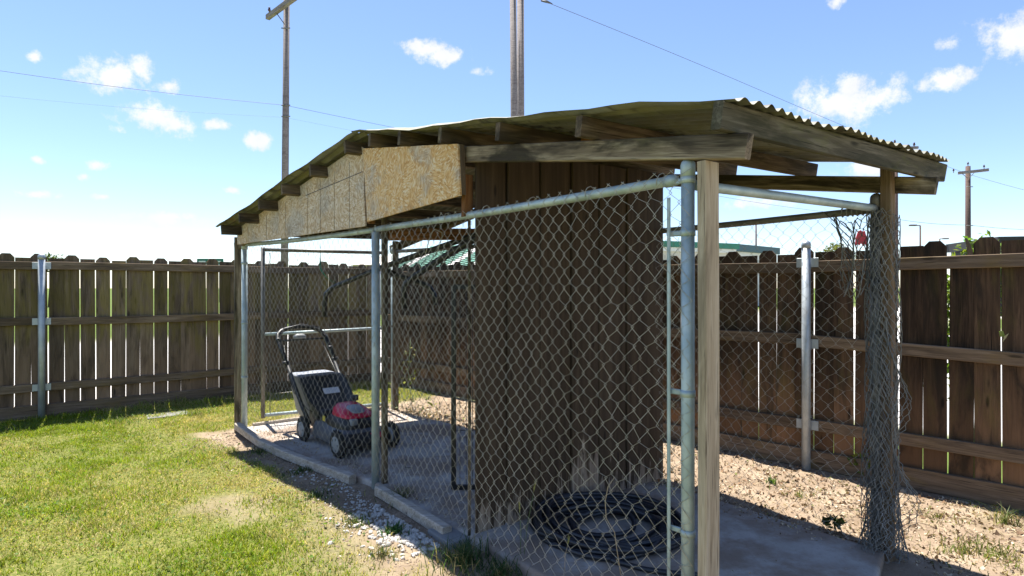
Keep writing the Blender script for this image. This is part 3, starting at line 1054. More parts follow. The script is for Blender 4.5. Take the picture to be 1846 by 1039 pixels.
chain(flare2, .2, .12, 1.3, Wd=.04, parent=bu, mat=M_WIRE_D, name='loose_edge', jit=.006, r=.002, Wv=.06)
def flare3(u, z, o):
    a = u*9
    rad = .05+.08*max(0, .35-z)/.35
    return Vector((pc.x + rad*math.cos(a), pc.y + rad*math.sin(a)*.9-.02, z*.9))
chain(flare3, .7, .01, .4, Wd=.05, parent=bu, mat=M_WIRE_D, name='splayed_foot', jit=.012, r=.002)
wrap = [K(TR-.02-.16*i/40, DEP-.0+.032*math.cos(i*.95), 1.885+.03*math.sin(i*.95)) for i in range(41)]
tube('rail_wrapping', wrap, .0045, M_WIRE_D, bu, 5)

# ------------------------------------------------------------------ lawn mower
MC = Vector((-1.535, 5.375)); mh = Vector((.665, -.747)).normalized()
mow = thing('lawn_mower', 'walk-behind mower with red engine cover and grey bag parked behind the mesh', 'lawn mower', (MC.x+.03, MC.y-.02, .036), rotz=math.atan2(mh.y, mh.x))
mow.scale = (1, 1, .94)
W[mow] = W[mow] @ Matrix.Diagonal((1, 1, .94, 1))
MW = W[mow]
def mpart(name, v, f, mat, loc=(0, 0, 0), parent=None, smooth=True, rot=None, label=None):
    m = MW @ Matrix.Translation(Vector(loc))
    if rot is not None:
        m = m @ rot
    return obj(name, v, f, mat, parent or mow, m, smooth, label)
def loft(rings):
    v, f = [], []
    n = len(rings[0])
    for r_ in rings:
        v += [Vector(p) for p in r_]
    for i in range(len(rings)-1):
        for k in range(n):
            k2 = (k+1) % n
            f.append((i*n+k, i*n+k2, (i+1)*n+k2, (i+1)*n+k))
    f.append(tuple(reversed(range(n)))); f.append(tuple((len(rings)-1)*n+k for k in range(n)))
    return v, f
def rring(cx, sx, sy, z, n=20, e=.45, tilt=0.0):
    out = []
    for k in range(n):
        a = 2*math.pi*k/n
        c, s_ = math.cos(a), math.sin(a)
        x = cx + sx*math.copysign(abs(c)**e, c); y = sy*math.copysign(abs(s_)**e, s_)
        out.append((x, y, z + tilt*(x-cx)))
    return out
v, f = loft([rring(.03, .39, .225, .065), rring(.03, .40, .235, .085), rring(.03, .385, .225, .15), rring(.0, .33, .2, .2), rring(-.02, .27, .16, .235), rring(-.02, .22, .13, .245)])
deck = mpart('deck', v, f, M_DECK)
v, f = loft([rring(.3, .13, .235, .07), rring(.31, .135, .238, .1), rring(.3, .12, .22, .165), rring(.28, .09, .18, .18)])
mpart('front_bumper', v, f, M_PLASTIC, parent=deck)
v, f = rbox_geo(.05, .1, .02, .006)
mpart('bumper_badge', v, f, M_RED, (.415, .07, .15), deck, rot=Matrix.Rotation(R(60), 4, 'Y'))
v, f = loft([rring(.1, .21, .18, .2, e=.55), rring(.1, .22, .19, .24, e=.55), rring(.1, .21, .18, .31, e=.55), rring(.1, .18, .155, .34, e=.6)])
eng = mpart('engine', v, f, M_PLASTIC, (0, 0, -.035))
for k in range(5):
    v, f = rbox_geo(.22, .36, .006, .002, 1)
    mpart('cooling_fin', v, f, M_BLACK, (.1, 0, .2+k*.015), eng, smooth=False)
v, f = loft([rring(.1, .175, .15, .335, e=.6), rring(.1, .18, .155, .35, e=.6), rring(.085, .165, .14, .385, e=.6, tilt=-.12), rring(.06, .13, .11, .415, e=.6, tilt=-.15), rring(.03, .08, .07, .428, e=.7, tilt=-.15)])
cover = mpart('engine_cover', v, f, M_RED, (.02, 0, -.04), label='glossy red engine cover')
v, f = loft([rring(.16, .085, .075, 0, e=.7), rring(.16, .08, .07, .012, e=.7)])
mpart('starter_grille', v, f, M_HUB, (.02, 0, .405), cover, rot=Matrix.Rotation(R(18), 4, 'Y'))
v, f = sweep([(0, 0, 0), (0, 0, .05)], .028, 14)
mpart('fuel_cap', v, f, M_PLASTIC, (-.03, .1, .4), eng)
v, f = rbox_geo(.14, .07, .06, .015)
mpart('muffler', v, f, M_HUB, (.25, -.08, .27), eng)
# bag
v, f = loft([rring(-.5, .16, .18, .15, e=.5), rring(-.58, .2, .195, .25, e=.45), rring(-.66, .2, .2, .42, e=.4), rring(-.71, .19, .195, .56, e=.4), rring(-.71, .17, .185, .575, e=.4)])
bag = mpart('grass_bag', v, f, M_BAG)
v, f = loft([rring(-.715, .2, .195, .572, e=.4), rring(-.715, .205, .2, .59, e=.4), rring(-.715, .18, .18, .602, e=.4)])
mpart('bag_lid', v, f, M_BAGTOP, parent=bag)
# black rear shield sloping from the bag lid to the engine
shp = []
for (x, z, w_) in ((-.62, .60, .2), (-.53, .59, .218), (-.46, .53, .224), (-.33, .41, .224), (-.17, .3, .2)):
    shp.append([(x, -w_, z-.06), (x, -w_, z), (x+.01, -w_*.6, z+.012), (x+.01, w_*.6, z+.012), (x, w_, z), (x, w_, z-.06)])
v, f = loft(shp)
shield = mpart('rear_shield', v, f, M_PLASTIC, smooth=False)
v, f = rbox_geo(.12, .16, .004, .0015, 1)
sl_rot = Matrix.Rotation(R(45), 4, 'Y')
st = mpart('warning_sticker', v, f, M_LABEL, (-.345, .02, .443), shield, rot=sl_rot, smooth=False)
v, f = rbox_geo(.008, .14, .004, .001, 1)
mpart('sticker_stripe', v, f, M_LABELR, (-.378, .02, .475), shield, rot=sl_rot, smooth=False)
mpart('sticker_stripe', v, f, M_LABELR, (-.307, .02, .409), shield, rot=sl_rot, smooth=False)
v, f = rbox_geo(.03, .12, .03, .01)
mpart('shield_grip', v, f, M_BLACK, (-.5, 0, .585), shield)
# side plates and body under the shield
v, f = rbox_geo(.3, .36, .2, .03)
mpart('discharge_housing', v, f, M_PLASTIC, (-.28, 0, .22), deck)
v, f = rbox_geo(.05, .006, .05, .002, 1)
mpart('yellow_sticker', v, f, M_YELLOW, (-.06, -.19, .26), deck, smooth=False)
# wheels
def wheel(x, y, r_):
    prof = [(r_*.55, -.024), (r_*.86, -.026), (r_*.97, -.02), (r_, -.008), (r_, .008), (r_*.97, .02), (r_*.86, .026), (r_*.55, .024)]
    m = MW @ Matrix.Translation((x, y, r_)) @ Matrix.Rotation(R(90), 4, 'X')
    wv = lathe('wheel', prof, None, M_RUBBER, mow, 24, m)
    hub = [(r_*.18, -.034), (r_*.3, -.03), (r_*.62, -.026), (r_*.66, -.022), (r_*.66, .022), (r_*.62, .026), (r_*.3, .03), (r_*.18, .034)]
    lathe('hub', hub, None, M_HUB, wv, 20, m)
    sgn = 1 if y < 0 else -1
    for k in range(5):
        a = 2*math.pi*k/5
        vv_, ff_ = rbox_geo(r_*.22, r_*.14, .008, .003, 1)
        obj('spoke_recess', vv_, ff_, M_DECK, wv, m @ Matrix.Translation((r_*.46*math.cos(a), r_*.46*math.sin(a), sgn*.0275)) @ Matrix.Rotation(a, 4, 'Z'))
    # tread blocks
    for k in range(18):
        a = 2*math.pi*k/18
        vv_, ff_ = beam_geo(.012, .04, .006, .001)
        obj('tread', vv_, ff_, M_RUBBER, wv, m @ Matrix.Rotation(a, 4, 'Z') @ Matrix.Translation((r_-.003, 0, 0)) @ Matrix.Rotation(R(90), 4, 'X') @ Matrix.Rotation(R(90), 4, 'Z'))
for x, y in ((.36, -.255), (.36, .255), (-.36, -.255), (-.36, .255)):
    wheel(x, y, .114)
# handle
def mtube(name, pts, r_, mat, parent=None, sides=10):
    v, f = sweep(pts, r_, sides)
    return mpart(name, v, f, mat, parent=parent)
hb = []
for s in (-1, 1):
    mtube('handle_tube', [(-.3, .22*s, .17), (-.42, .235*s, .3), (-.82, .245*s, .74)], .0195, M_BLACK)
    v, f = sweep([(-.8, .245*s-.02*s, .72), (-.8, .245*s+.035*s, .72)], .022, 12)
    mpart('handle_knob', v, f, M_PLASTIC)
top = [(-.78, -.25, .7), (-1.02, -.25, .955), (-1.06, -.235, 1.0), (-1.09, -.19, 1.035), (-1.11, -.1, 1.06), (-1.115, 0, 1.067), (-1.11, .1, 1.06), (-1.09, .19, 1.035), (-1.06, .235, 1.0), (-1.02, .25, .955), (-.78, .25, .7)]
hn = mtube('upper_handle', top, .023, M_BLACK)
mtube('crossbar', [(-1.0, -.25, .935), (-1.0, .25, .935)], .011, M_BLACK, hn)
mtube('control_bail', [(-.99, -.24, .94), (-1.03, -.19, 1.06), (-1.05, 0, 1.1), (-1.03, .19, 1.06), (-.99, .24, .94)], .007, M_PLASTIC, hn)
v, f = loft([rring(0, .035, .06, 0, e=.6), rring(0, .04, .065, .02, e=.6), rring(0, .025, .04, .05, e=.7)])
mpart('throttle_box', v, f, M_HUB, (-1.01, -.03, .95), hn)
v, f = rbox_geo(.05, .05, .06, .015)
mpart('clamp', v, f, M_PLASTIC, (-1.0, -.25, .94), hn); mpart('clamp', v, f, M_PLASTIC, (-.9, .25, .83), hn)
mtube('control_cable', [(-1.0, -.2, .93), (-.8, -.24, .66), (-.6, -.25, .44), (-.35, -.22, .3), (-.1, -.19, .27)], .004, M_BLACK, hn, 6)
mtube('control_cable', [(-.98, .2, .9), (-.7, .22, .6), (-.4, .2, .36), (-.1, .17, .3)], .004, M_BLACK, hn, 6)

# ------------------------------------------------------------------ coil of hose
hc = Vector((.54, 3.42))
pts = []
rr = random.Random(21)
nl = 14
key = [[rr.uniform(-1, 1) for _ in range(5)] for _ in range(nl*2+4)]
def hk_(k, c):
    i = int(k*2); f_ = k*2-i; f_ = f_*f_*(3-2*f_)
    return key[i][c]*(1-f_) + key[i+1][c]*f_
for i in range(nl*34):
    k = i/34
    a = 2*math.pi*k + .6
    rx = .37 + .055*hk_(k, 0) - (.17 if 4.1 < k < 6.3 else .09 if 9 < k < 10.6 else 0)
    ry = .31 + .05*hk_(k, 1) - (.13 if 4.1 < k < 6.3 else .08 if 9 < k < 10.6 else 0)
    cx = hc.x + .075*hk_(k, 2); cy = hc.y + .05*hk_(k, 3)
    z = .05 + .0075*k*(.55+.45*math.sin(a*1.0+hk_(k, 4)*2)) + .006*math.sin(a*3+k)
    pts.append((cx+rx*math.cos(a), cy+ry*math.sin(a), max(.049, z)))
# the free end comes off the front of the coil
tail0 = Vector(pts[0])
e = [at(1105, 1008, 3.02), at(1130, 1016, 2.98), at(1160, 1024, 2.93), at(1195, 1031, 2.9), at(1228, 1036, 2.88), at(1262, 1040, 2.87)]
tail = [(p.x, p.y, .05) for p in e]
v, f = sweep(pts, .0145, 8)
hose = thing('garden_hose', 'coil of black hose lying on concrete beside the brown partition', 'hose', (hc.x, hc.y, .036))
base = W[hose].translation
obj('coil', [p-base for p in v], f, M_HOSE, hose, Matrix.Translation(base), True)
sp_ = []
cat_pts = [Vector((hc.x-.1, hc.y-.32, .056)), Vector((hc.x-.02, hc.y-.37, .052))] + [Vector(p) for p in tail]
for i in range(len(cat_pts)-1):
    p0 = cat_pts[max(0, i-1)]; p1 = cat_pts[i]; p2 = cat_pts[i+1]; p3 = cat_pts[min(len(cat_pts)-1, i+2)]
    for q in range(5):
        t = q/5
        sp_.append(.5*((2*p1)+(p2-p0)*t+(2*p0-5*p1+4*p2-p3)*t*t+(3*p1-p0-3*p2+p3)*t**3))
v, f = sweep(sp_, .0135, 8)
obj('free_end', [p-base for p in v], f, M_HOSE, hose, Matrix.Translation(base), True)

# ------------------------------------------------------------------ black wire panel leaning inside
wp0 = Vector((-.41, 4.13)); wpd = Vector((.93, .05)).normalized()
wp = thing('dog_gate', 'upright black steel wire dog gate beside the brown partition', 'dog gate', (wp0.x, wp0.y, .036))
WPH = 1.47; WPW = .62
def wpp(u, z): return Vector((wp0.x+wpd.x*u, wp0.y+wpd.y*u, z))
for a, b, n_ in (((0, .04), (0, WPH), 'frame_upright'), ((WPW, .04), (WPW, WPH), 'frame_upright'), ((0, .05), (WPW, .05), 'frame_bar'), ((0, WPH-.012), (WPW, WPH-.012), 'frame_bar')):
    beam(n_, wpp(*a), wpp(*b), .034, .03, M_BLACK, wp, up=(wpd.y, -wpd.x, .01))
for i in range(1, 14):
    tube('upright_wire', [wpp(i*.044, .05), wpp(i*.044, WPH-.01)], .0022, M_BLACK, wp, 5)
for z in (.45, .9):
    tube('cross_wire', [wpp(0, z), wpp(WPW, z)], .0025, M_BLACK, wp, 5)

# ------------------------------------------------------------------ black tube frame stored under the roof
tf = thing('folding_frame', 'black bent-tube frame with wire grid stored high inside the run', 'frame', at(740, 480, 4.9))
def ftube(name, pts, r_=.023):
    return tube(name, pts, r_, M_BLACK, tf, 8)
ftube('bent_leg', [at(586, 572, 5.25), at(585, 548, 5.25), at(588, 530, 5.24), at(600, 519, 5.22), at(660, 494, 5.1), at(720, 471, 4.95), at(790, 447, 4.75), at(856, 424, 4.6), K(1.15, 1.25, 1.97)])
ftube('bent_leg', [at(731, 556, 4.55), at(728, 532, 4.55), at(731, 514, 4.53), at(745, 500, 4.5), at(775, 480, 4.42), at(815, 455, 4.3), at(862, 428, 4.2), K(1.15, .75, 1.93)], .026)
ftube('bent_leg', [at(786, 550, 5.1), at(783, 532, 5.1), at(774, 518, 5.1), at(760, 511, 5.1), at(735, 503, 5.1), at(700, 490, 5.1)])
g00, g10, g01, g11 = at(690, 502, 5.1), at(860, 478, 4.4), at(735, 463, 5.4), at(872, 428, 4.7)
for i in range(15):
    q = i/14
    tube('grid_wire', [g00.lerp(g01, q), g10.lerp(g11, q)], .0034, M_BLACK, tf, 4)
for i in range(12):
    q = i/11
    tube('grid_wire', [g00.lerp(g10, q), g01.lerp(g11, q)], .0034, M_BLACK, tf, 4)
# bent light wire hook and twine
hk = [at(766, 462, 4.46), at(774, 432, 4.46), at(780, 417, 4.46), at(784, 414, 4.46), at(790, 416, 4.46), at(797, 420, 4.46), at(797, 428, 4.46), at(785, 463, 4.46)]
tag(tube('wire_hook', hk, .0035, M_BAREWIRE, None, 6), 'bent pale wire loop hanging inside the mesh under the golden chipboard', 'wire hook')
tw_ = [at(577, 438, 6.75), at(577.5, 465, 6.75), at(577, 480, 6.74), at(579, 488, 6.74), at(588, 500, 6.72), at(604, 511, 6.7)]
tag(tube('twine', tw_, [.002, .004, .012, .01, .004, .003], M_TWINE, None, 6), 'green twine knotted on the gate mesh at the left end', 'twine')

# ------------------------------------------------------------------ timbers, pavers, small things on the ground
def timber(name, pts, label, w=.062, h=.07, group=None):
    v, f = [], []
    n = len(pts)
    P = [Vector(p) for p in pts]
    base = P[0]
    for i, p in enumerate(P):
        d = (P[min(n-1, i+1)]-P[max(0, i-1)]).normalized()
        s = Vector((-d.y, d.x, 0)).normalized()
        c = .007
        for (a, b) in ((-w/2+c, 0), (w/2-c, 0), (w/2, c), (w/2, h-c), (w/2-c, h), (-w/2+c, h), (-w/2, h-c), (-w/2, c)):
            v.append(p + s*a + Vector((0, 0, b)) - base)
    for i in range(n-1):
        for k in range(8):
            k2 = (k+1) % 8
            f.append((i*8+k, (i+1)*8+k, (i+1)*8+k2, i*8+k2))
    f.append(tuple(range(8))); f.append(tuple(reversed([(n-1)*8+k for k in range(8)])))
    d = (P[-1]-P[0]).normalized()
    o = obj(name, v, f, M_TIMBER, None, Matrix.Translation(base))
    return tag(o, label, 'timber', group)
timber('edging_timber', [K(TL+.06, -.07, .035), K(TL+.35, -.10, .025), K(TL+.75, -.125, .0), K(TL+1.25, -.125, -.008), K(TL+1.8, -.10, -.008), K(-.22, -.075, -.012)],
       'bowed grey edging timber below the mower, in front of the left bay')
timber('edging_timber', [K(.12, -.06, -.01), K(.5, -.062, -.008), K(1.03, -.07, -.01)], 'short straight grey edging timber ending beside the brown partition')
def paver(p, sx, sy, rz, tilt, label, z=.0):
    v, f = rbox_geo(sx, sy, .05, .008, 2)
    o = obj('paver', v, f, M_FLAG, None, Matrix.Translation((p.x, p.y, z)) @ Matrix.Rotation(rz, 4, 'Z') @ Matrix.Rotation(tilt, 4, 'X'))
    tag(o, label, 'paver')
gp = lambda x, y: at(x, y, 1060*CAM_H/(y-519.5))
paver(gp(302, 747), .42, .3, .65, 0, 'flat grey paver in the grass at the foot of the left fence', -.02)
paver(gp(490, 808), .24, .09, -.85, .1, 'narrow grey paver half buried below the bowed timber', .0)
paver(gp(808, 968), .26, .13, -.9, .04, 'small grey paver beside the white pebbles', -.002)
# anchor bolt on the slab
ab = thing('anchor_bolt', 'small rusty bolt sticking up from the concrete behind the mesh', 'bolt', (gp(731, 852).x, gp(731, 852).y, .035))
bb = W[ab].translation
tube('shaft', [bb, bb+Vector((0, 0, .07))], .006, M_GALV_D, ab, 8)
tube('nut', [bb+Vector((0, 0, .045)), bb+Vector((0, 0, .06))], .012, M_GALV_D, ab, 6)
tube('foot', [bb+Vector((.0, 0, .004)), bb+Vector((.05, -.01, .004))], .006, M_GALV_D, ab, 8)

# white pebbles
def pebbles():
    V, Fc = [], []
    n = 0
    base = np.array([[0, 0, 1], [0, 0, -1], [1, 0, 0], [-1, 0, 0], [0, 1, 0], [0, -1, 0]], float)
    # octahedron subdivided once
    tri = [(0, 2, 4), (0, 4, 3), (0, 3, 5), (0, 5, 2), (1, 4, 2), (1, 3, 4), (1, 5, 3), (1, 2, 5)]
    vv_ = [tuple(b) for b in base]; ff_ = []
    mid = {}
    def mp(a, b):
        k = (min(a, b), max(a, b))
        if k not in mid:
            p = (np.array(vv_[a])+np.array(vv_[b])); p /= np.linalg.norm(p); vv_.append(tuple(p)); mid[k] = len(vv_)-1
        return mid[k]
    for a, b, c in tri:
        ab_, bc_, ca_ = mp(a, b), mp(b, c), mp(c, a)
        ff_ += [(a, ab_, ca_), (ab_, b, bc_), (ca_, bc_, c), (ab_, bc_, ca_)]
    sph = np.array(vv_)
    def add(x, y, z, r_):
        nonlocal n
        s = rng.uniform(.65, 1.25, 3)*np.array([1.1, .85, .7])*r_
        p = sph*s*(1+rng.uniform(-.18, .18, (len(sph), 1)))
        a = rng.uniform(0, 6.28); ca, sa = math.cos(a), math.sin(a)
        q = np.stack([p[:, 0]*ca-p[:, 1]*sa+x, p[:, 0]*sa+p[:, 1]*ca+y, p[:, 2]+z], 1)
        V.extend(map(tuple, q)); Fc.extend([(i+n, j+n, k+n) for i, j, k in ff_]); n += len(sph)
    cnt = 0
    while cnt < 700:
        t = rng.uniform(-1.1, 1.12); s = -.1 - abs(rng.normal(0, .13)) - (.06 if t > .1 else .02)
        dens = .35 + .65*sstep(.2, .75, np.float64(t))
        if t < .1: dens *= .55*sstep(-1.1, -.2, np.float64(t))+.05
        if rng.random() > dens: continue
        p = K(t, s, 0)
        add(p.x, p.y, float(ground_z(p.x, p.y))+.001+rng.uniform(0, .009), rng.uniform(.005, .016)*(1.15 if t > .3 else .75))
        cnt += 1
    o = obj('pebbles', V, Fc, M_STONE, None, None, False)
    V, Fc, n = [], [], 0
    for i in range(2600):
        t = rng.uniform(-2.5, 2.4); s = -.08 - abs(rng.normal(0, .32))
        if i % 9 == 0:
            t = rng.uniform(-2.4, 4); s = DEP + .05 + rng.uniform(0, 1.6)
        p = K(t, s, 0)
        if (p.x-FR0.x)*FRn.x + (p.y-FR0.y)*FRn.y < .08: continue
        add(p.x, p.y, float(ground_z(p.x, p.y))+.001, rng.uniform(.003, .011))
    stuff(obj('soil_clods', V, Fc, plain('soil clod', (.25, .185, .13), .95, var=.35), None, None, False), 'crumbled clods of dry soil on the bare ground', 'soil')
    return stuff(o, 'scattered white landscape pebbles on soil in front of the mesh', 'pebbles')
pebbles()

# ------------------------------------------------------------------ grass, leaf litter, weeds
def blades(name, P, H, Wd, lean, colr, mat, root=None, curved=False):
    """P (n,3) roots, H heights, Wd widths; one bent blade of three faces each"""
    n = len(P)
    a = rng.uniform(0, 2*np.pi, n); la = rng.uniform(0, 2*np.pi, n)
    dx, dy = np.cos(a)*Wd/2, np.sin(a)*Wd/2
    lx, ly = np.cos(la)*lean*H, np.sin(la)*lean*H
    zero = np.zeros(n)
    b0 = P + np.stack([-dx, -dy, zero], 1); b1 = P + np.stack([dx, dy, zero], 1)
    mz = H*.55
    m0 = P + np.stack([lx*.35-dx*.7, ly*.35-dy*.7, mz], 1); m1 = P + np.stack([lx*.35+dx*.7, ly*.35+dy*.7, mz], 1)
    tp_ = P + np.stack([lx, ly, H*(1-.25*lean)], 1)
    V = np.stack([b0, b1, m0, m1, tp_], 1).reshape(-1, 3)
    i = np.arange(n)*5
    T = np.stack([np.stack([i, i+1, i+3], 1), np.stack([i, i+3, i+2], 1), np.stack([i+2, i+3, i+4], 1)], 1).reshape(-1, 3)
    me = bpy.data.meshes.new(name)
    if root is not None:
        V = V - np.array(W[root].translation)
    me.vertices.add(len(V)); me.vertices.foreach_set('co', V.ravel())
    me.loops.add(T.size); me.loops.foreach_set('vertex_index', T.ravel().astype(np.int32))
    me.polygons.add(len(T)); me.polygons.foreach_set('loop_start', np.arange(0, T.size, 3))
    me.update()
    c = np.repeat(np.concatenate([colr, np.ones((n, 1))], 1), 5, 0)
    set_cols(me, c, 'POINT')
    me.materials.append(mat)
    return obj(name, me, None, None, root, Matrix.Translation(W[root].translation) if root is not None else None)

def lawn():
    n = 850000
    x = rng.uniform(-6.3, 4.6, n); y = rng.uniform(2.5, 9.0, n)
    # only what the yard could show from here or a step aside
    vis = (np.abs(x) < y*1.05+.5)
    x, y = x[vis], y[vis]
    g, gr_, fd_ = masks(x, y)
    dry = fbm(x+3, y-8, 1.1, 5); pt = fbm(x-13, y+4, 2.6, 4)
    uh = (F2-A2).normalized()
    df = front_df(x, y)
    thin = .45 + .55*sstep(.34, .5, pt)
    keep = rng.random(len(x)) < np.clip(g, 0, 1)**1.4*thin
    # nothing growing in the slab
    keep &= ~((df < .0) & (x < 3.2) & (y < 7.2) & (x-.1 > A2.x) & (df > -DEP-.05))
    x, y, dry, pt, df = x[keep], y[keep], dry[keep], pt[keep], df[keep]
    n = len(x)
    z = ground_z(x, y)-.004
    strawp = np.clip(sstep(.54, .68, dry)*.5 + .05 + .5*sstep(1.1, .4, df), 0, .9)
    straw = rng.random(n) < strawp
    green = np.array([.185, .25, .016])*(.7+.6*fbm(x+40, y, 5, 3))[:, None]*rng.uniform(.6, 1.5, (n, 1))*np.array([1, 1, 1])
    green[:, 0] *= rng.uniform(.75, 1.35, n)
    st_ = np.array([.52, .43, .2])*rng.uniform(.6, 1.3, (n, 1))
    c = np.where(straw[:, None], st_, green)
    cl = vnoise(x+7, y+3, 9)*vnoise(x-2, y+8, 3.7)
    H = rng.uniform(.012, .04, n)*(.5+.5*pt+1.6*cl)*np.where(straw, .8, 1)
    fence_edge = ((x-FL0.x)*FLn.x + (y-FL0.y)*FLn.y)
    tall = (fence_edge < .3) & (rng.random(n) < .4)
    H = np.where(tall, H*2.2, H)
    Wd = rng.uniform(.003, .0065, n)
    o = blades('lawn_grass', np.stack([x, y, z], 1), H, Wd, rng.uniform(.2, 1.3, n), c, M_GRASS)
    stuff(o, 'short patchy green and straw coloured lawn grass', 'grass')
    # broad-leaved clover and weeds among the blades
    k = rng.random(n) < .035*sstep(.5, .62, fbm(x+21, y+13, 1.7, 4))+.004
    P = np.stack([x[k], y[k], z[k]+rng.uniform(.012, .035, k.sum())], 1)
    c2 = np.array([.1, .18, .022])*rng.uniform(.6, 1.5, (k.sum(), 1))
    stuff(leaves('clover', P, rng.uniform(.012, .03, k.sum()), c2, M_LEAF, None, .5), 'broad-leaved clover patches in the lawn', 'clover')

def leaves(name, P, size, colr, mat, root=None, flat=.5):
    n = len(P)
    a = rng.uniform(0, 2*np.pi, n); tilt = rng.normal(0, flat, n); roll = rng.normal(0, flat, n)
    d = np.stack([np.cos(a)*np.cos(tilt), np.sin(a)*np.cos(tilt), np.sin(tilt)], 1)
    s = np.stack([-np.sin(a)*np.cos(roll), np.cos(a)*np.cos(roll), np.sin(roll)], 1)
    nn = np.cross(d, s)
    L_ = size[:, None]; w_ = (size*rng.uniform(.18, .5, n))[:, None]
    p0 = P - d*L_*.5; p1 = P + s*w_*.9 + nn*L_*.12; p2 = P + d*L_*.5 ; p3 = P - s*w_*.9 + nn*L_*.12
    p4 = P - nn*L_*.03
    V = np.stack([p0, p1, p2, p3, p4], 1).reshape(-1, 3)
    i = np.arange(n)*5
    T = np.stack([np.stack([i, i+4, i+1], 1), np.stack([i+1, i+4, i+2], 1), np.stack([i+2, i+4, i+3], 1), np.stack([i+3, i+4, i], 1)], 1).reshape(-1, 3)
    me = bpy.data.meshes.new(name)
    if root is not None:
        V = V - np.array(W[root].translation)
    me.vertices.add(len(V)); me.vertices.foreach_set('co', V.ravel())
    me.loops.add(T.size); me.loops.foreach_set('vertex_index', T.ravel().astype(np.int32))
    me.polygons.add(len(T)); me.polygons.foreach_set('loop_start', np.arange(0, T.size, 3))
    me.update()
    set_cols(me, np.repeat(np.concatenate([colr, np.ones((n, 1))], 1), 5, 0), 'POINT')
    me.materials.append(mat)
    return obj(name, me, None, None, root, Matrix.Translation(W[root].translation) if root is not None else None)

lawn()

def litter():
    P, S, C = [], [], []
    def scatter(n, fn, smin, smax, zoff=.0):
        k = 0
        while k < n:
            p = fn()
            if p is None: continue
            P.append((p[0], p[1], float(ground_z(p[0], p[1])) + (p[2] if len(p) > 2 else 0) + .006 + zoff)); S.append(rng.uniform(smin, smax)); k += 1
            q = rng.random()
            b = np.array([.36, .26, .17]) if q < .4 else np.array([.55, .46, .35]) if q < .78 else np.array([.14, .09, .06]) if q < .95 else np.array([.2, .22, .06])
            C.append(b*rng.uniform(.6, 1.3))
    def strip():                                         # between the run and the right fence
        t = rng.uniform(-2.4, 3.6); s = DEP + .02 + rng.uniform(0, 1)*2.2
        p = K(t, s, 0)
        if (p.x-FR0.x)*FRn.x + (p.y-FR0.y)*FRn.y < .06: return None
        return (p.x, p.y)
    scatter(6000, strip, .006, .03)
    def side():
        x = rng.uniform(1.9, 4.2); y = rng.uniform(2.4, 4.6)
        if (x-FR0.x)*FRn.x + (y-FR0.y)*FRn.y < .06: return None
        df = (x-F2.x)*V2.x + (y-F2.y)*V2.y
        if df < DEP+.03 and x < 2.15: return None
        return (x, y)
    scatter(1100, strip, .02, .05)
    for i_ in range(1100):
        C[-1-i_] = np.array([.2, .125, .075])*rng.uniform(.5, 1.6)
    scatter(2800, side, .005, .026)
    scatter(350, side, .02, .04)
    def backedge():
        p = K(rng.uniform(-2.3, 2.6), DEP-.03-abs(rng.normal(0, .08)), 0); return (p.x, p.y, .045)
    scatter(1300, backedge, .008, .03)
    def frontedge():
        p = K(rng.uniform(-2.35, 1.1), .04+abs(rng.normal(0, .04)), 0); return (p.x, p.y, .045)
    scatter(700, frontedge, .006, .02)
    def slabf():
        p = K(rng.uniform(-1, 2.7), rng.uniform(.1, 1.5), 0); return (p.x, p.y, .04)
    scatter(160, slabf, .005, .016)
    def frontdirt():
        p = K(rng.uniform(-2.4, 2.3), -.12-abs(rng.normal(0, .35)), 0); return (p.x, p.y)
    scatter(900, frontdirt, .006, .02)
    def corner():
        p = K(rng.uniform(-2.35, -.6), DEP+.02+abs(rng.normal(0, .12)), 0); return (p.x, p.y, abs(rng.normal(0, .05)))
    scatter(500, corner, .02, .05)
    o = leaves('leaf_litter', np.array(P), np.array(S), np.array(C), M_LITTER, None, .75)
    stuff(o, 'dry leaves and debris strewn over the bare soil', 'leaf litter')
    # dry stems lying about
    Vt, Ft = [], []
    for i in range(500):
        p = strip() if i % 2 else side()
        if p is None: continue
        a = rng.uniform(0, 6.28); l = rng.uniform(.03, .13); z = float(ground_z(*p))+.012
        v_, f_ = sweep([(p[0], p[1], z), (p[0]+math.cos(a)*l*.5, p[1]+math.sin(a)*l*.5, z+rng.uniform(0, .02)), (p[0]+math.cos(a)*l, p[1]+math.sin(a)*l, z)], .0016, 3, False)
        b0 = len(Vt); Vt += v_; Ft += [tuple(q+b0 for q in f__) for f__ in f_]
    stuff(obj('dry_stems', Vt, Ft, M_BAREWIRE and plain('straw', (.42, .34, .2), .8), None), 'pale dry grass stems lying on the soil', 'dry stems')
litter()

def tuft(x, y, n, h, spread, label, straw=.25, wide=1.0, name='weed_tuft', tone=(.05, .095, .03)):
    p = gp(x, y)
    t = thing(name, label, 'weed', (p.x, p.y, 0))
    r_ = np.abs(rng.normal(0, spread, n)); a = rng.uniform(0, 6.28, n)
    px, py = p.x+r_*np.cos(a), p.y+r_*np.sin(a)
    c = np.where(rng.random(n)[:, None] < straw, np.array([.3, .25, .12]), np.array(tone))*rng.uniform(.6, 1.4, (n, 1))
    H = h*rng.uniform(.35, 1.0, n)
    stuff(blades('blade_cluster', np.stack([px, py, ground_z(px, py)], 1), H, rng.uniform(.003, .006, n)*wide, rng.uniform(.2, 1.2, n), c, M_GRASS, t))
    return t
tuft(835, 1012, 420, .15, .10, 'dark green grass clump at the foot of the brown partition', .2, 1.2)
tuft(905, 1032, 240, .10, .08, 'low green grass clump left of the hose at the bottom edge', .25, 1.2)
tuft(722, 905, 170, .15, .06, 'wispy blue-green grass growing round the middle pipe post', .3, 1)
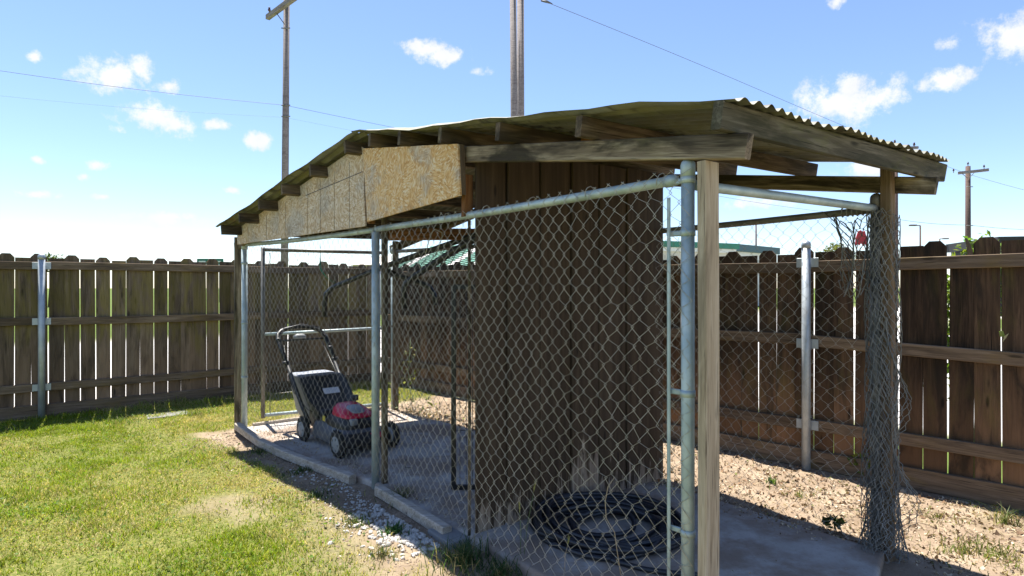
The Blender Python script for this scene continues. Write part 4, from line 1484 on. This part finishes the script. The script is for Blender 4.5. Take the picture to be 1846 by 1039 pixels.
tuft(712, 960, 120, .07, .05, 'small leafy weed among the white pebbles', .1, 2.2, tone=(.04, .11, .03))
tuft(640, 940, 160, .06, .07, 'low weed at the edge of the shade below the middle post', .2, 1.4, tone=(.07, .11, .03))
tuft(570, 893, 160, .05, .08, 'flat green weed patch in the shade below the bowed timber', .1, 1.6, tone=(.06, .1, .03))
tuft(540, 850, 130, .05, .07, 'spreading weed beside the bowed timber', .1, 1.6, tone=(.06, .1, .03))
tuft(470, 815, 130, .05, .08, 'creeping weed under the left end of the bowed timber', .15, 1.6, tone=(.06, .1, .03))
tuft(690, 1000, 130, .07, .06, 'half dry grass tuft on the edge of the shade', .5, 1.1)
for i_, (x_, y_) in enumerate(((40, 772), (215, 762), (352, 748))):
    tuft(x_, y_, 140, .11, .12, ('tall shaded grass at the foot of the left fence, left of the steel pole', 'tall shaded grass right of the steel pole on the left fence', 'tall grass at the left fence foot beside the far paver')[i_], .15, 1.2, tone=(.11, .17, .03))
tuft(1390, 868, 45, .07, .02, 'tiny green seedling in the sunlit leaf litter', .0, 2, tone=(.1, .17, .03))
tuft(1800, 1000, 260, .07, .14, 'yellow-green grass patch at the lower right corner', .35, 1.3, tone=(.12, .16, .03))
tuft(1735, 990, 160, .06, .10, 'thin grass patch right of the bunched mesh', .45, 1.2, tone=(.12, .16, .03))
tuft(1690, 930, 90, .06, .12, 'sparse yellow grass just right of the bunched mesh foot', .4, 1.2, tone=(.13, .16, .04))
tuft(1440, 890, 70, .05, .1, 'thin pale grass in the sunlit litter behind the slab', .4, 1.3, tone=(.14, .18, .05))
tuft(1812, 940, 90, .14, .06, 'long weed stems under the right fence board', .3, 1, tone=(.1, .14, .04))
# foxtail stalks and dry weeds that grow through the mesh
def stalk(pts, r_, mat, label, head=None, leaf=None):
    P = [Vector(p) for p in pts]
    t = thing('grass_stalk', label, 'weed', (P[0].x, P[0].y, 0))
    tube('stem', P, r_, mat, t, 5)
    if head:
        n = 60
        e = P[-1]; dirv = (P[-1]-P[-2]).normalized()
        q = rng.uniform(0, head, n)
        pp = np.array([list(e + dirv*float(k)) for k in q])
        stuff(blades('seed_head', pp, rng.uniform(.012, .03, n), np.full(n, .0018), rng.uniform(.2, .7, n), np.array([.42, .4, .16])*rng.uniform(.7, 1.3, (n, 1)), M_GRASS, t))
M_STRAW = plain('straw stem', (.4, .31, .19), .8)
M_STEM = plain('green stem', (.09, .13, .04), .6)
D = 3.02
stalk([at(938, 1000, 3.1), at(939, 960, 3.1), at(937, 925, 3.1)], .0018, M_STEM, 'green foxtail stalk with upright pale head left of the hose', .05)
stalk([at(945, 1000, 3.1), at(950, 950, 3.1), at(957, 915, 3.1), at(962, 890, 3.1)], .0018, M_STEM, 'taller foxtail stalk leaning right in front of the partition', .06)
stalk([at(1018, 1030, 2.82), at(1019, 1000, 2.82), at(1023, 985, 2.82)], .0015, M_STRAW, 'dry weed with splayed straw head in front of the hose', .04)
stalk([at(1119, 1036, 2.55), at(1112, 990, 2.56), at(1108, 960, 2.57), at(1093, 935, 2.58), at(1091, 905, 2.6), at(1096, 878, 2.6), at(1108, 860, 2.6)], .0019, M_STRAW, 'long dry bindweed stem climbing the mesh in front of the hose')

# ------------------------------------------------------------------ vines and shrubs
def vine(name, label, root, clumps, n, size, tone, cat='vine', extra=None):
    t = thing(name, label, cat, root)
    P = []
    for (c, r3, w_) in clumps:
        k = int(n*w_)
        q = rng.normal(0, 1, (k, 3)); q /= np.linalg.norm(q, axis=1)[:, None]
        q *= rng.uniform(.25, 1, (k, 1))**.5
        P.append(np.array(c)+q*np.array(r3))
    P = np.concatenate(P)
    colr = np.array(tone)*rng.uniform(.55, 1.5, (len(P), 1)); colr[:, 0] *= rng.uniform(.8, 1.4, len(P))
    stuff(leaves('foliage', P, rng.uniform(size*.6, size*1.3, len(P)), colr, M_LEAF, t, .7))
    return t
fp = lambda x, out: (lambda Z: Vector((Z*(x-923)/1060, Z)) - FRn*out)(7.166/(1+.99*(x-923)/1060))   # a spot beyond the right fence
q1, q2 = fp(1735, .25), fp(1762, .28)
vt = vine('climbing_vine', 'leafy green vine showing over the broken board of the right fence', (q1.x, q1.y, 0),
     [((q1.x, q1.y, 1.4), (.16, .16, .42), .45), ((q2.x, q2.y, 1.5), (.16, .16, .36), .45), ((fp(1690, .3).x, fp(1690, .3).y, 1.1), (.25, .2, .5), .4)], 1500, .05, (.12, .19, .03))
for k in range(4):
    b = Vector((q1.x+rng.uniform(-.1, .2), q1.y+rng.uniform(-.1, .1), 0))
    tube('stem', [b, b+Vector((.03, .02, .6)), b+Vector((-.02, 0, 1.2)), b+Vector((.04, .01, 1.7))], [.01, .008, .006, .003], M_STEM, vt, 6)
lp = fp(1808, -.035)
leaves('leaf', np.array([[lp.x, lp.y, CAM_H-(603-519.5)/1060*lp.y], [lp.x+.015, lp.y-.01, CAM_H-(609-519.5)/1060*lp.y]]), np.array([.075, .07]), np.array([[.3, .4, .12], [.5, .5, .35]]), M_LEAF, vt, .6)
ci = K(-2.2, DEP+.1, 0)
cv = vine('corner_weed', 'leafy weed climbing the mesh at the far back corner post', (ci.x, ci.y, 0),
     [((ci.x, ci.y, .12), (.35, .25, .12), .6), ((ci.x-.05, ci.y, .5), (.12, .1, .35), .3)], 170, .04, (.14, .18, .05), 'weed')
tube('stem', [(ci.x, ci.y, 0), (ci.x-.06, ci.y+.02, .4), (ci.x-.03, ci.y, .85)], .004, M_STEM, cv, 5)
wi = gp(1553, 860)
vine('leafy_weed', 'green leafy weed beside the bunched mesh near the fence foot', (wi.x, wi.y, 0), [((wi.x, wi.y, .12), (.09, .09, .11), 1)], 60, .05, (.13, .2, .03), 'weed')
wi = gp(1500, 956)
vine('leafy_weed', 'dark shaded leafy weed at the back edge of the concrete', (wi.x, wi.y, .03), [((wi.x, wi.y, .05), (.07, .05, .04), 1)], 45, .05, (.06, .09, .03), 'weed')

def tree(px, ytop, d, hw, label, tone=(.07, .1, .025), n=900, lz=.12):
    top = at(px, ytop, d)
    h = top.z
    t = thing('tree', label, 'tree', (top.x, d, 0))
    trunk = [Vector((top.x, d, -.2)), Vector((top.x+.1, d, h*.4)), Vector((top.x, d, h*.8))]
    tube('trunk', trunk, [h*.035, h*.025, h*.01], M_UTIL_D, t, 8)
    P = []
    for k in range(9):
        c = np.array([top.x+rng.uniform(-hw*.6, hw*.6), d+rng.uniform(-hw*.5, hw*.5), h*rng.uniform(.6, .88)])
        q = rng.normal(0, 1, (n//9, 3)); q /= np.linalg.norm(q, axis=1)[:, None]
        P.append(c + q*np.array([hw*.5, hw*.5, h*.14])*rng.uniform(.4, 1, (n//9, 1)))
    P = np.concatenate(P)
    stuff(leaves('crown', P, rng.uniform(.6, 1.3, len(P))*hw*.16, np.array(tone)*rng.uniform(.5, 1.5, (len(P), 1)), M_LEAF, t, .8))
tree(90, 450, 45, 1.1, 'small green tree top showing above the left fence')
tree(1500, 432, 60, 2.0, 'pale green tree far behind the back rail of the run', (.14, .15, .05))
tree(842, 452, 55, 1.6, 'low green tree beyond the corner of the fences')

# ------------------------------------------------------------------ utility poles, wires, lights
def pole(px, ytop, d, dia, mat, label, name='utility_pole', lean=0.0, ybase=None):
    top = at(px, ytop, d)
    t = thing(name, label, 'utility pole', (top.x-lean, d, 0))
    tube('pole_shaft', [Vector((top.x-lean, d, -.5)), Vector((top.x-lean*.5, d, top.z*.5)), top], [dia*.56, dia*.5, dia*.43], mat, t, 14)
    return t, top
def insulator(p, parent, s=1.0):
    lathe('insulator', [(.02*s, 0), (.02*s, .12*s), (.05*s, .13*s), (.06*s, .18*s), (.035*s, .22*s), (.045*s, .26*s), (.01*s, .29*s)], p, M_INSUL, parent, 10)
def crossarm(t, a, b, w_=.11):
    beam('crossarm', a, b, w_*.85, w_, M_UTIL if t.name != 'x' else M_UTIL, t)
# near left pole with an angled crossarm
t, top = pole(517, -25, 25, .285, M_UTIL, 'tall grey utility pole with angled crossarm behind the left roof slope', lean=.12)
a, b = at(486, 36, 26.0), at(548, -9, 23.9)
crossarm(t, a+Vector((0, -.22, 0)), b+Vector((0, -.22, 0)), .2)
insulator(a.lerp(b, .05)+Vector((0, -.2, .1)), t, 1.1); insulator(a.lerp(b, .95)+Vector((0, -.2, .1)), t, 1.1)
tube('arm_brace', [a.lerp(b, .27)+Vector((0, -.2, -.08)), at(513, 44, 24.85)], .02, M_GALV_D, t, 6)
for y in (51, 190, 210):
    p = at(514.5, y, 24.82); tube('bolt', [p+Vector((-.17, 0, 0)), p+Vector((.2, 0, 0))], .025, M_GALV_D, t, 6)
# twin poles standing close together behind the ridge
pole(924.5, -40, 21, .27, M_UTIL, 'slightly leaning left pole of the twin poles behind the roof', lean=-.12+.0)
pole(938.5, -40, 21.6, .29, M_UTIL, 'straight right pole of the twin poles behind the roof')
# far right pole
t, top = pole(1745, 300, 40, .33, M_UTIL_D, 'far dark utility pole with wide crossarm at the right edge')
crossarm(t, at(1717, 315, 40.4)-Vector((0, .5, 0)), at(1776, 308, 39.4)-Vector((0, .3, 0)), .18)
for x, y in ((1719, 312), (1745, 300), (1774, 305)):
    insulator(at(x, y, 39.8), t, 1.0)
tube('arm_brace', [at(1735, 314, 39.7), at(1744, 321, 39.7)], .02, M_GALV_D, t, 6)
tube('arm_brace', [at(1756, 312, 39.7), at(1747, 321, 39.7)], .02, M_GALV_D, t, 6)
for y in (337, 407):
    p = at(1745, y, 39.75); tube('bolt', [p+Vector((-.1, 0, 0)), p+Vector((.32, 0, 0))], .03, M_GALV_D, t, 6)
t, top = pole(1614.5, 262, 37, .28, M_UTIL_D, 'dark utility pole rising behind the right rear wooden post')
crossarm(t, at(1578, 270, 37)-Vector((0, .25, 0)), at(1650, 268, 37)-Vector((0, .25, 0)), .15)
insulator(at(1613, 262, 37), t, 1.2); insulator(at(1648, 267, 36.8), t, 1.2)
def lamp(px, ytop, d, label, arm=1.0, both=False):
    top = at(px, ytop, d)
    t = thing('light_pole', label, 'light pole', (top.x, d, 0))
    tube('pole_shaft', [Vector((top.x, d, -.3)), top], [.11, .07], M_UTIL_D, t, 8)
    for s in ((-1, 1) if both else (arm,)):
        q = top + Vector((s*.75, 0, .03))
        tube('lamp_arm', [top, q], .05, M_UTIL_D, t, 6)
        v, f = rbox_geo(.7, .3, .14, .03, 2)
        obj('lamp_head', v, f, M_UTIL_D, t, Matrix.Translation(q))
lamp(1363, 402, 55, 'double-headed light pole seen through the back mesh', both=True)
lamp(1659, 407, 60, 'thin light pole above the right fence', -1)
lamp(1694, 431, 75, 'short far light pole just above a rounded fence board', 1)
def cable(pts, r_, label, sag=0):
    tag(tube('overhead_cable', pts, r_, M_CABLE, None, 5), label, 'cable')
def catenary(a, b, n=14, sag=.3):
    return [a.lerp(b, i/n) - Vector((0, 0, sag*math.sin(math.pi*i/n))) for i in range(n+1)]
cable(catenary(at(-60, 119, 22), at(514, 190, 24.8), sag=.1) + catenary(at(514, 190, 24.8), at(880, 262, 36), sag=.05)[1:], .009, 'thin cable crossing the sky left of the near utility pole')
cable(catenary(at(-60, 167, 22), at(514, 212, 24.8), sag=.1) + catenary(at(514, 212, 24.8), at(880, 280, 36), sag=.05)[1:], .003, 'fainter lower cable left of the near utility pole')
cable(catenary(at(955, -8, 21), at(1410, 180, 30), sag=-.05) + catenary(at(1410, 180, 30), at(1745, 314, 40), sag=.12)[1:] + catenary(at(1745, 314, 40), at(1900, 356, 36), sag=.05)[1:], .009, 'long cable slanting down across the sky to the far right pole')
cable(catenary(at(1613, 395, 37), at(1745, 406, 40), sag=.1) + catenary(at(1745, 406, 40), at(1900, 415, 44), sag=.1)[1:], .012, 'low cable level across the far right pole')
cable(catenary(at(1150, 326, 33), at(1613, 395, 37), sag=.25), .008, 'faint cable seen under the right eave')
# a cable splice at the top of the picture
p = at(985, 3, 21.6)
tag(tube('cable_splice', [p+Vector((-.2, 0, .03)), p+Vector((0, 0, .0)), p+Vector((.22, 0, -.09))], [.03, .05, .015], M_CABLE, None, 6), 'dark splice on the slanting cable beside the twin poles', 'cable splice')

# ------------------------------------------------------------------ buildings beyond
def building(name, label, a, b, depth, h, hroof, wall, roofm, trim=.5):
    """front face from a to b (ground points), a flat parapet trim or a pitched roof"""
    a = Vector((a.x, a.y, 0)); b = Vector((b.x, b.y, 0))
    t = thing(name, label, 'building', a)
    d = (b-a).normalized(); n = Vector((-d.y, d.x, 0)); Ln = (b-a).length
    m = Matrix((d, n, Vector((0, 0, 1)))).transposed().to_4x4(); m.translation = a
    def box(nm, x0, x1, y0, y1, z0, z1, mat, par=None):
        v = [(x, y, z) for z in (z0, z1) for x, y in ((x0, y0), (x1, y0), (x1, y1), (x0, y1))]
        f = [(3, 2, 1, 0), (4, 5, 6, 7), (0, 1, 5, 4), (1, 2, 6, 5), (2, 3, 7, 6), (3, 0, 4, 7)]
        return obj(nm, v, f, mat, par or t, m)
    wl = box('wall', 0, Ln, 0, depth, 0, h, wall)
    return t, box, Ln, m
wa, wb = at(1120, 500, 40), at(1322, 500, 44)
t, box, Ln, m = building('flat_building', 'cream flat-topped building with green cornice behind the near corner post', wa, wb, 9, 4.35, 0, M_CREAM, M_GREENROOF)
box('cornice', -.3, Ln+.3, -.3, 9.3, 4.35, 4.75, M_GREENROOF); box('fascia_band', -.15, Ln+.15, -.15, 9.15, 4.05, 4.34, M_WHITE)
for k in range(4):
    box('window', 1.2+k*2.1, 2.4+k*2.1, -.06, .05, 1.2, 2.6, M_DARK)
wa, wb = at(1323, 500, 45.5), at(1398, 500, 50)
t, box, Ln, m = building('flat_building', 'smaller grey building with dark teal roof edge seen through the back mesh', wa, wb, 8, 4.3, 0, M_WHITE, M_TEAL)
box('roof_edge', -.2, Ln+.2, -.3, 8.3, 4.3, 4.85, M_TEAL); box('door', 1.0, 2.0, -.05, .05, 0, 2.1, M_DARK)
# green pitched roof building beyond the fence corner
wa, wb = at(716, 500, 34), at(905, 500, 31)
t, box, Ln, m = building('green_roof_building', 'white building with bright green ribbed roof beyond the corner of the fences', wa, wb, 7, 2.55, 0, M_WHITE, M_GREENROOF)
def roofpiece(x0, x1):
    v = [(x0, -.4, 2.62), (x1, -.4, 2.62), (x1, 3.5, 4.1), (x0, 3.5, 4.1), (x0, -.4, 2.52), (x1, -.4, 2.52), (x1, 3.5, 4.0), (x0, 3.5, 4.0)]
    f = [(0, 1, 2, 3), (7, 6, 5, 4), (0, 4, 5, 1), (1, 5, 6, 2), (2, 6, 7, 3), (3, 7, 4, 0)]
    pm = M_WHITE if int(x0/.5) % 3 == 1 else M_GREENROOF
    obj('roof_panel', v, f, pm, t, m)
    v2 = [(x, 7-y, z) for x, y, z in v]
    obj('roof_panel', v2, [tuple(reversed(q)) for q in f], M_GREENROOF, t, m)
k = 0.0
while k < Ln:
    roofpiece(k+.02, min(Ln, k+.5)-.02); k += .5
k = .3
while k < Ln-1:
    box('window', k, k+.7, -.05, .05, 1.0, 2.1, M_GREENROOF); k += 1.2
wa, wb = at(636, 500, 42), at(712, 500, 42)
t, box, Ln, m = building('cream_building', 'low cream building seen left of the middle pipe post above the fence', wa, wb, 6, 3.1, 0, M_CREAM, M_WHITE)
v = [(-.3, -.3, 3.1), (Ln+.3, -.3, 3.1), (Ln+.3, 6.3, 3.1), (-.3, 6.3, 3.1), (.8, 3, 3.9), (Ln-.8, 3, 3.9)]
obj('roof', v, [(0, 1, 5, 4), (1, 2, 5), (2, 3, 4, 5), (3, 0, 4), (3, 2, 1, 0)], M_CREAM, t, m)
# dark flat roof at the far right
wa, wb = at(1803, 500, 30), at(1990, 500, 29)
t, box, Ln, m = building('dark_shed', 'dark flat roof edge showing behind the fence at the far right', wa, wb, 5, 3.55, 0, M_DARK, M_DARK)
box('roof_slab', -.2, Ln+.2, -.25, 5.2, 3.56, 4.05, M_DARK)
# green road sign
sc = at(379, 474, 60)
t = thing('road_sign', 'small green road sign with white lettering just above the left fence', 'road sign', (sc.x, 60, 0))
v, f = rbox_geo(2.7, .06, 1.0, .02, 1)
pl = obj('sign_plate', v, f, M_SIGN, t, Matrix.Translation((sc.x, 60, sc.z-.08)))
for sx in (-.9, .9):
    tube('sign_post', [Vector((sc.x+sx, 60.12, -.2)), Vector((sc.x+sx, 60.12, sc.z+.35))], .06, M_GALV_D, t, 6)
for sx, w_, z in ((-.8, .7, .2), (.75, .75, .2), (-.75, .8, -.15), (.8, .65, -.15)):
    v, f = rbox_geo(w_, .02, .14, .003, 1)
    obj('sign_lettering', v, f, M_WHITE, pl, Matrix.Translation((sc.x+sx, 59.95, sc.z-.08+z)))
# red plastic piece sitting on top of the right fence
rp = at(1552, 428, 4.56)
t = thing('red_plastic_piece', 'torn red plastic piece caught above the fence behind the bunched mesh', 'plastic piece', (rp.x, rp.y, rp.z-.06))
poly = [(-.055, -.07), (-.03, -.05), (-.02, -.065), (.0, -.045), (.02, -.07), (.035, -.05), (.05, -.08), (.052, -.01), (.03, .05), (.012, .04), (-.005, .055), (-.028, .045), (-.05, -.01)]
prism('red_sheet', poly, .006, M_REDCLOTH, t, Matrix.Translation(rp) @ Matrix.Rotation(R(90), 4, 'X') @ Matrix.Rotation(R(12), 4, 'Y'))

bpy.context.view_layer.update()
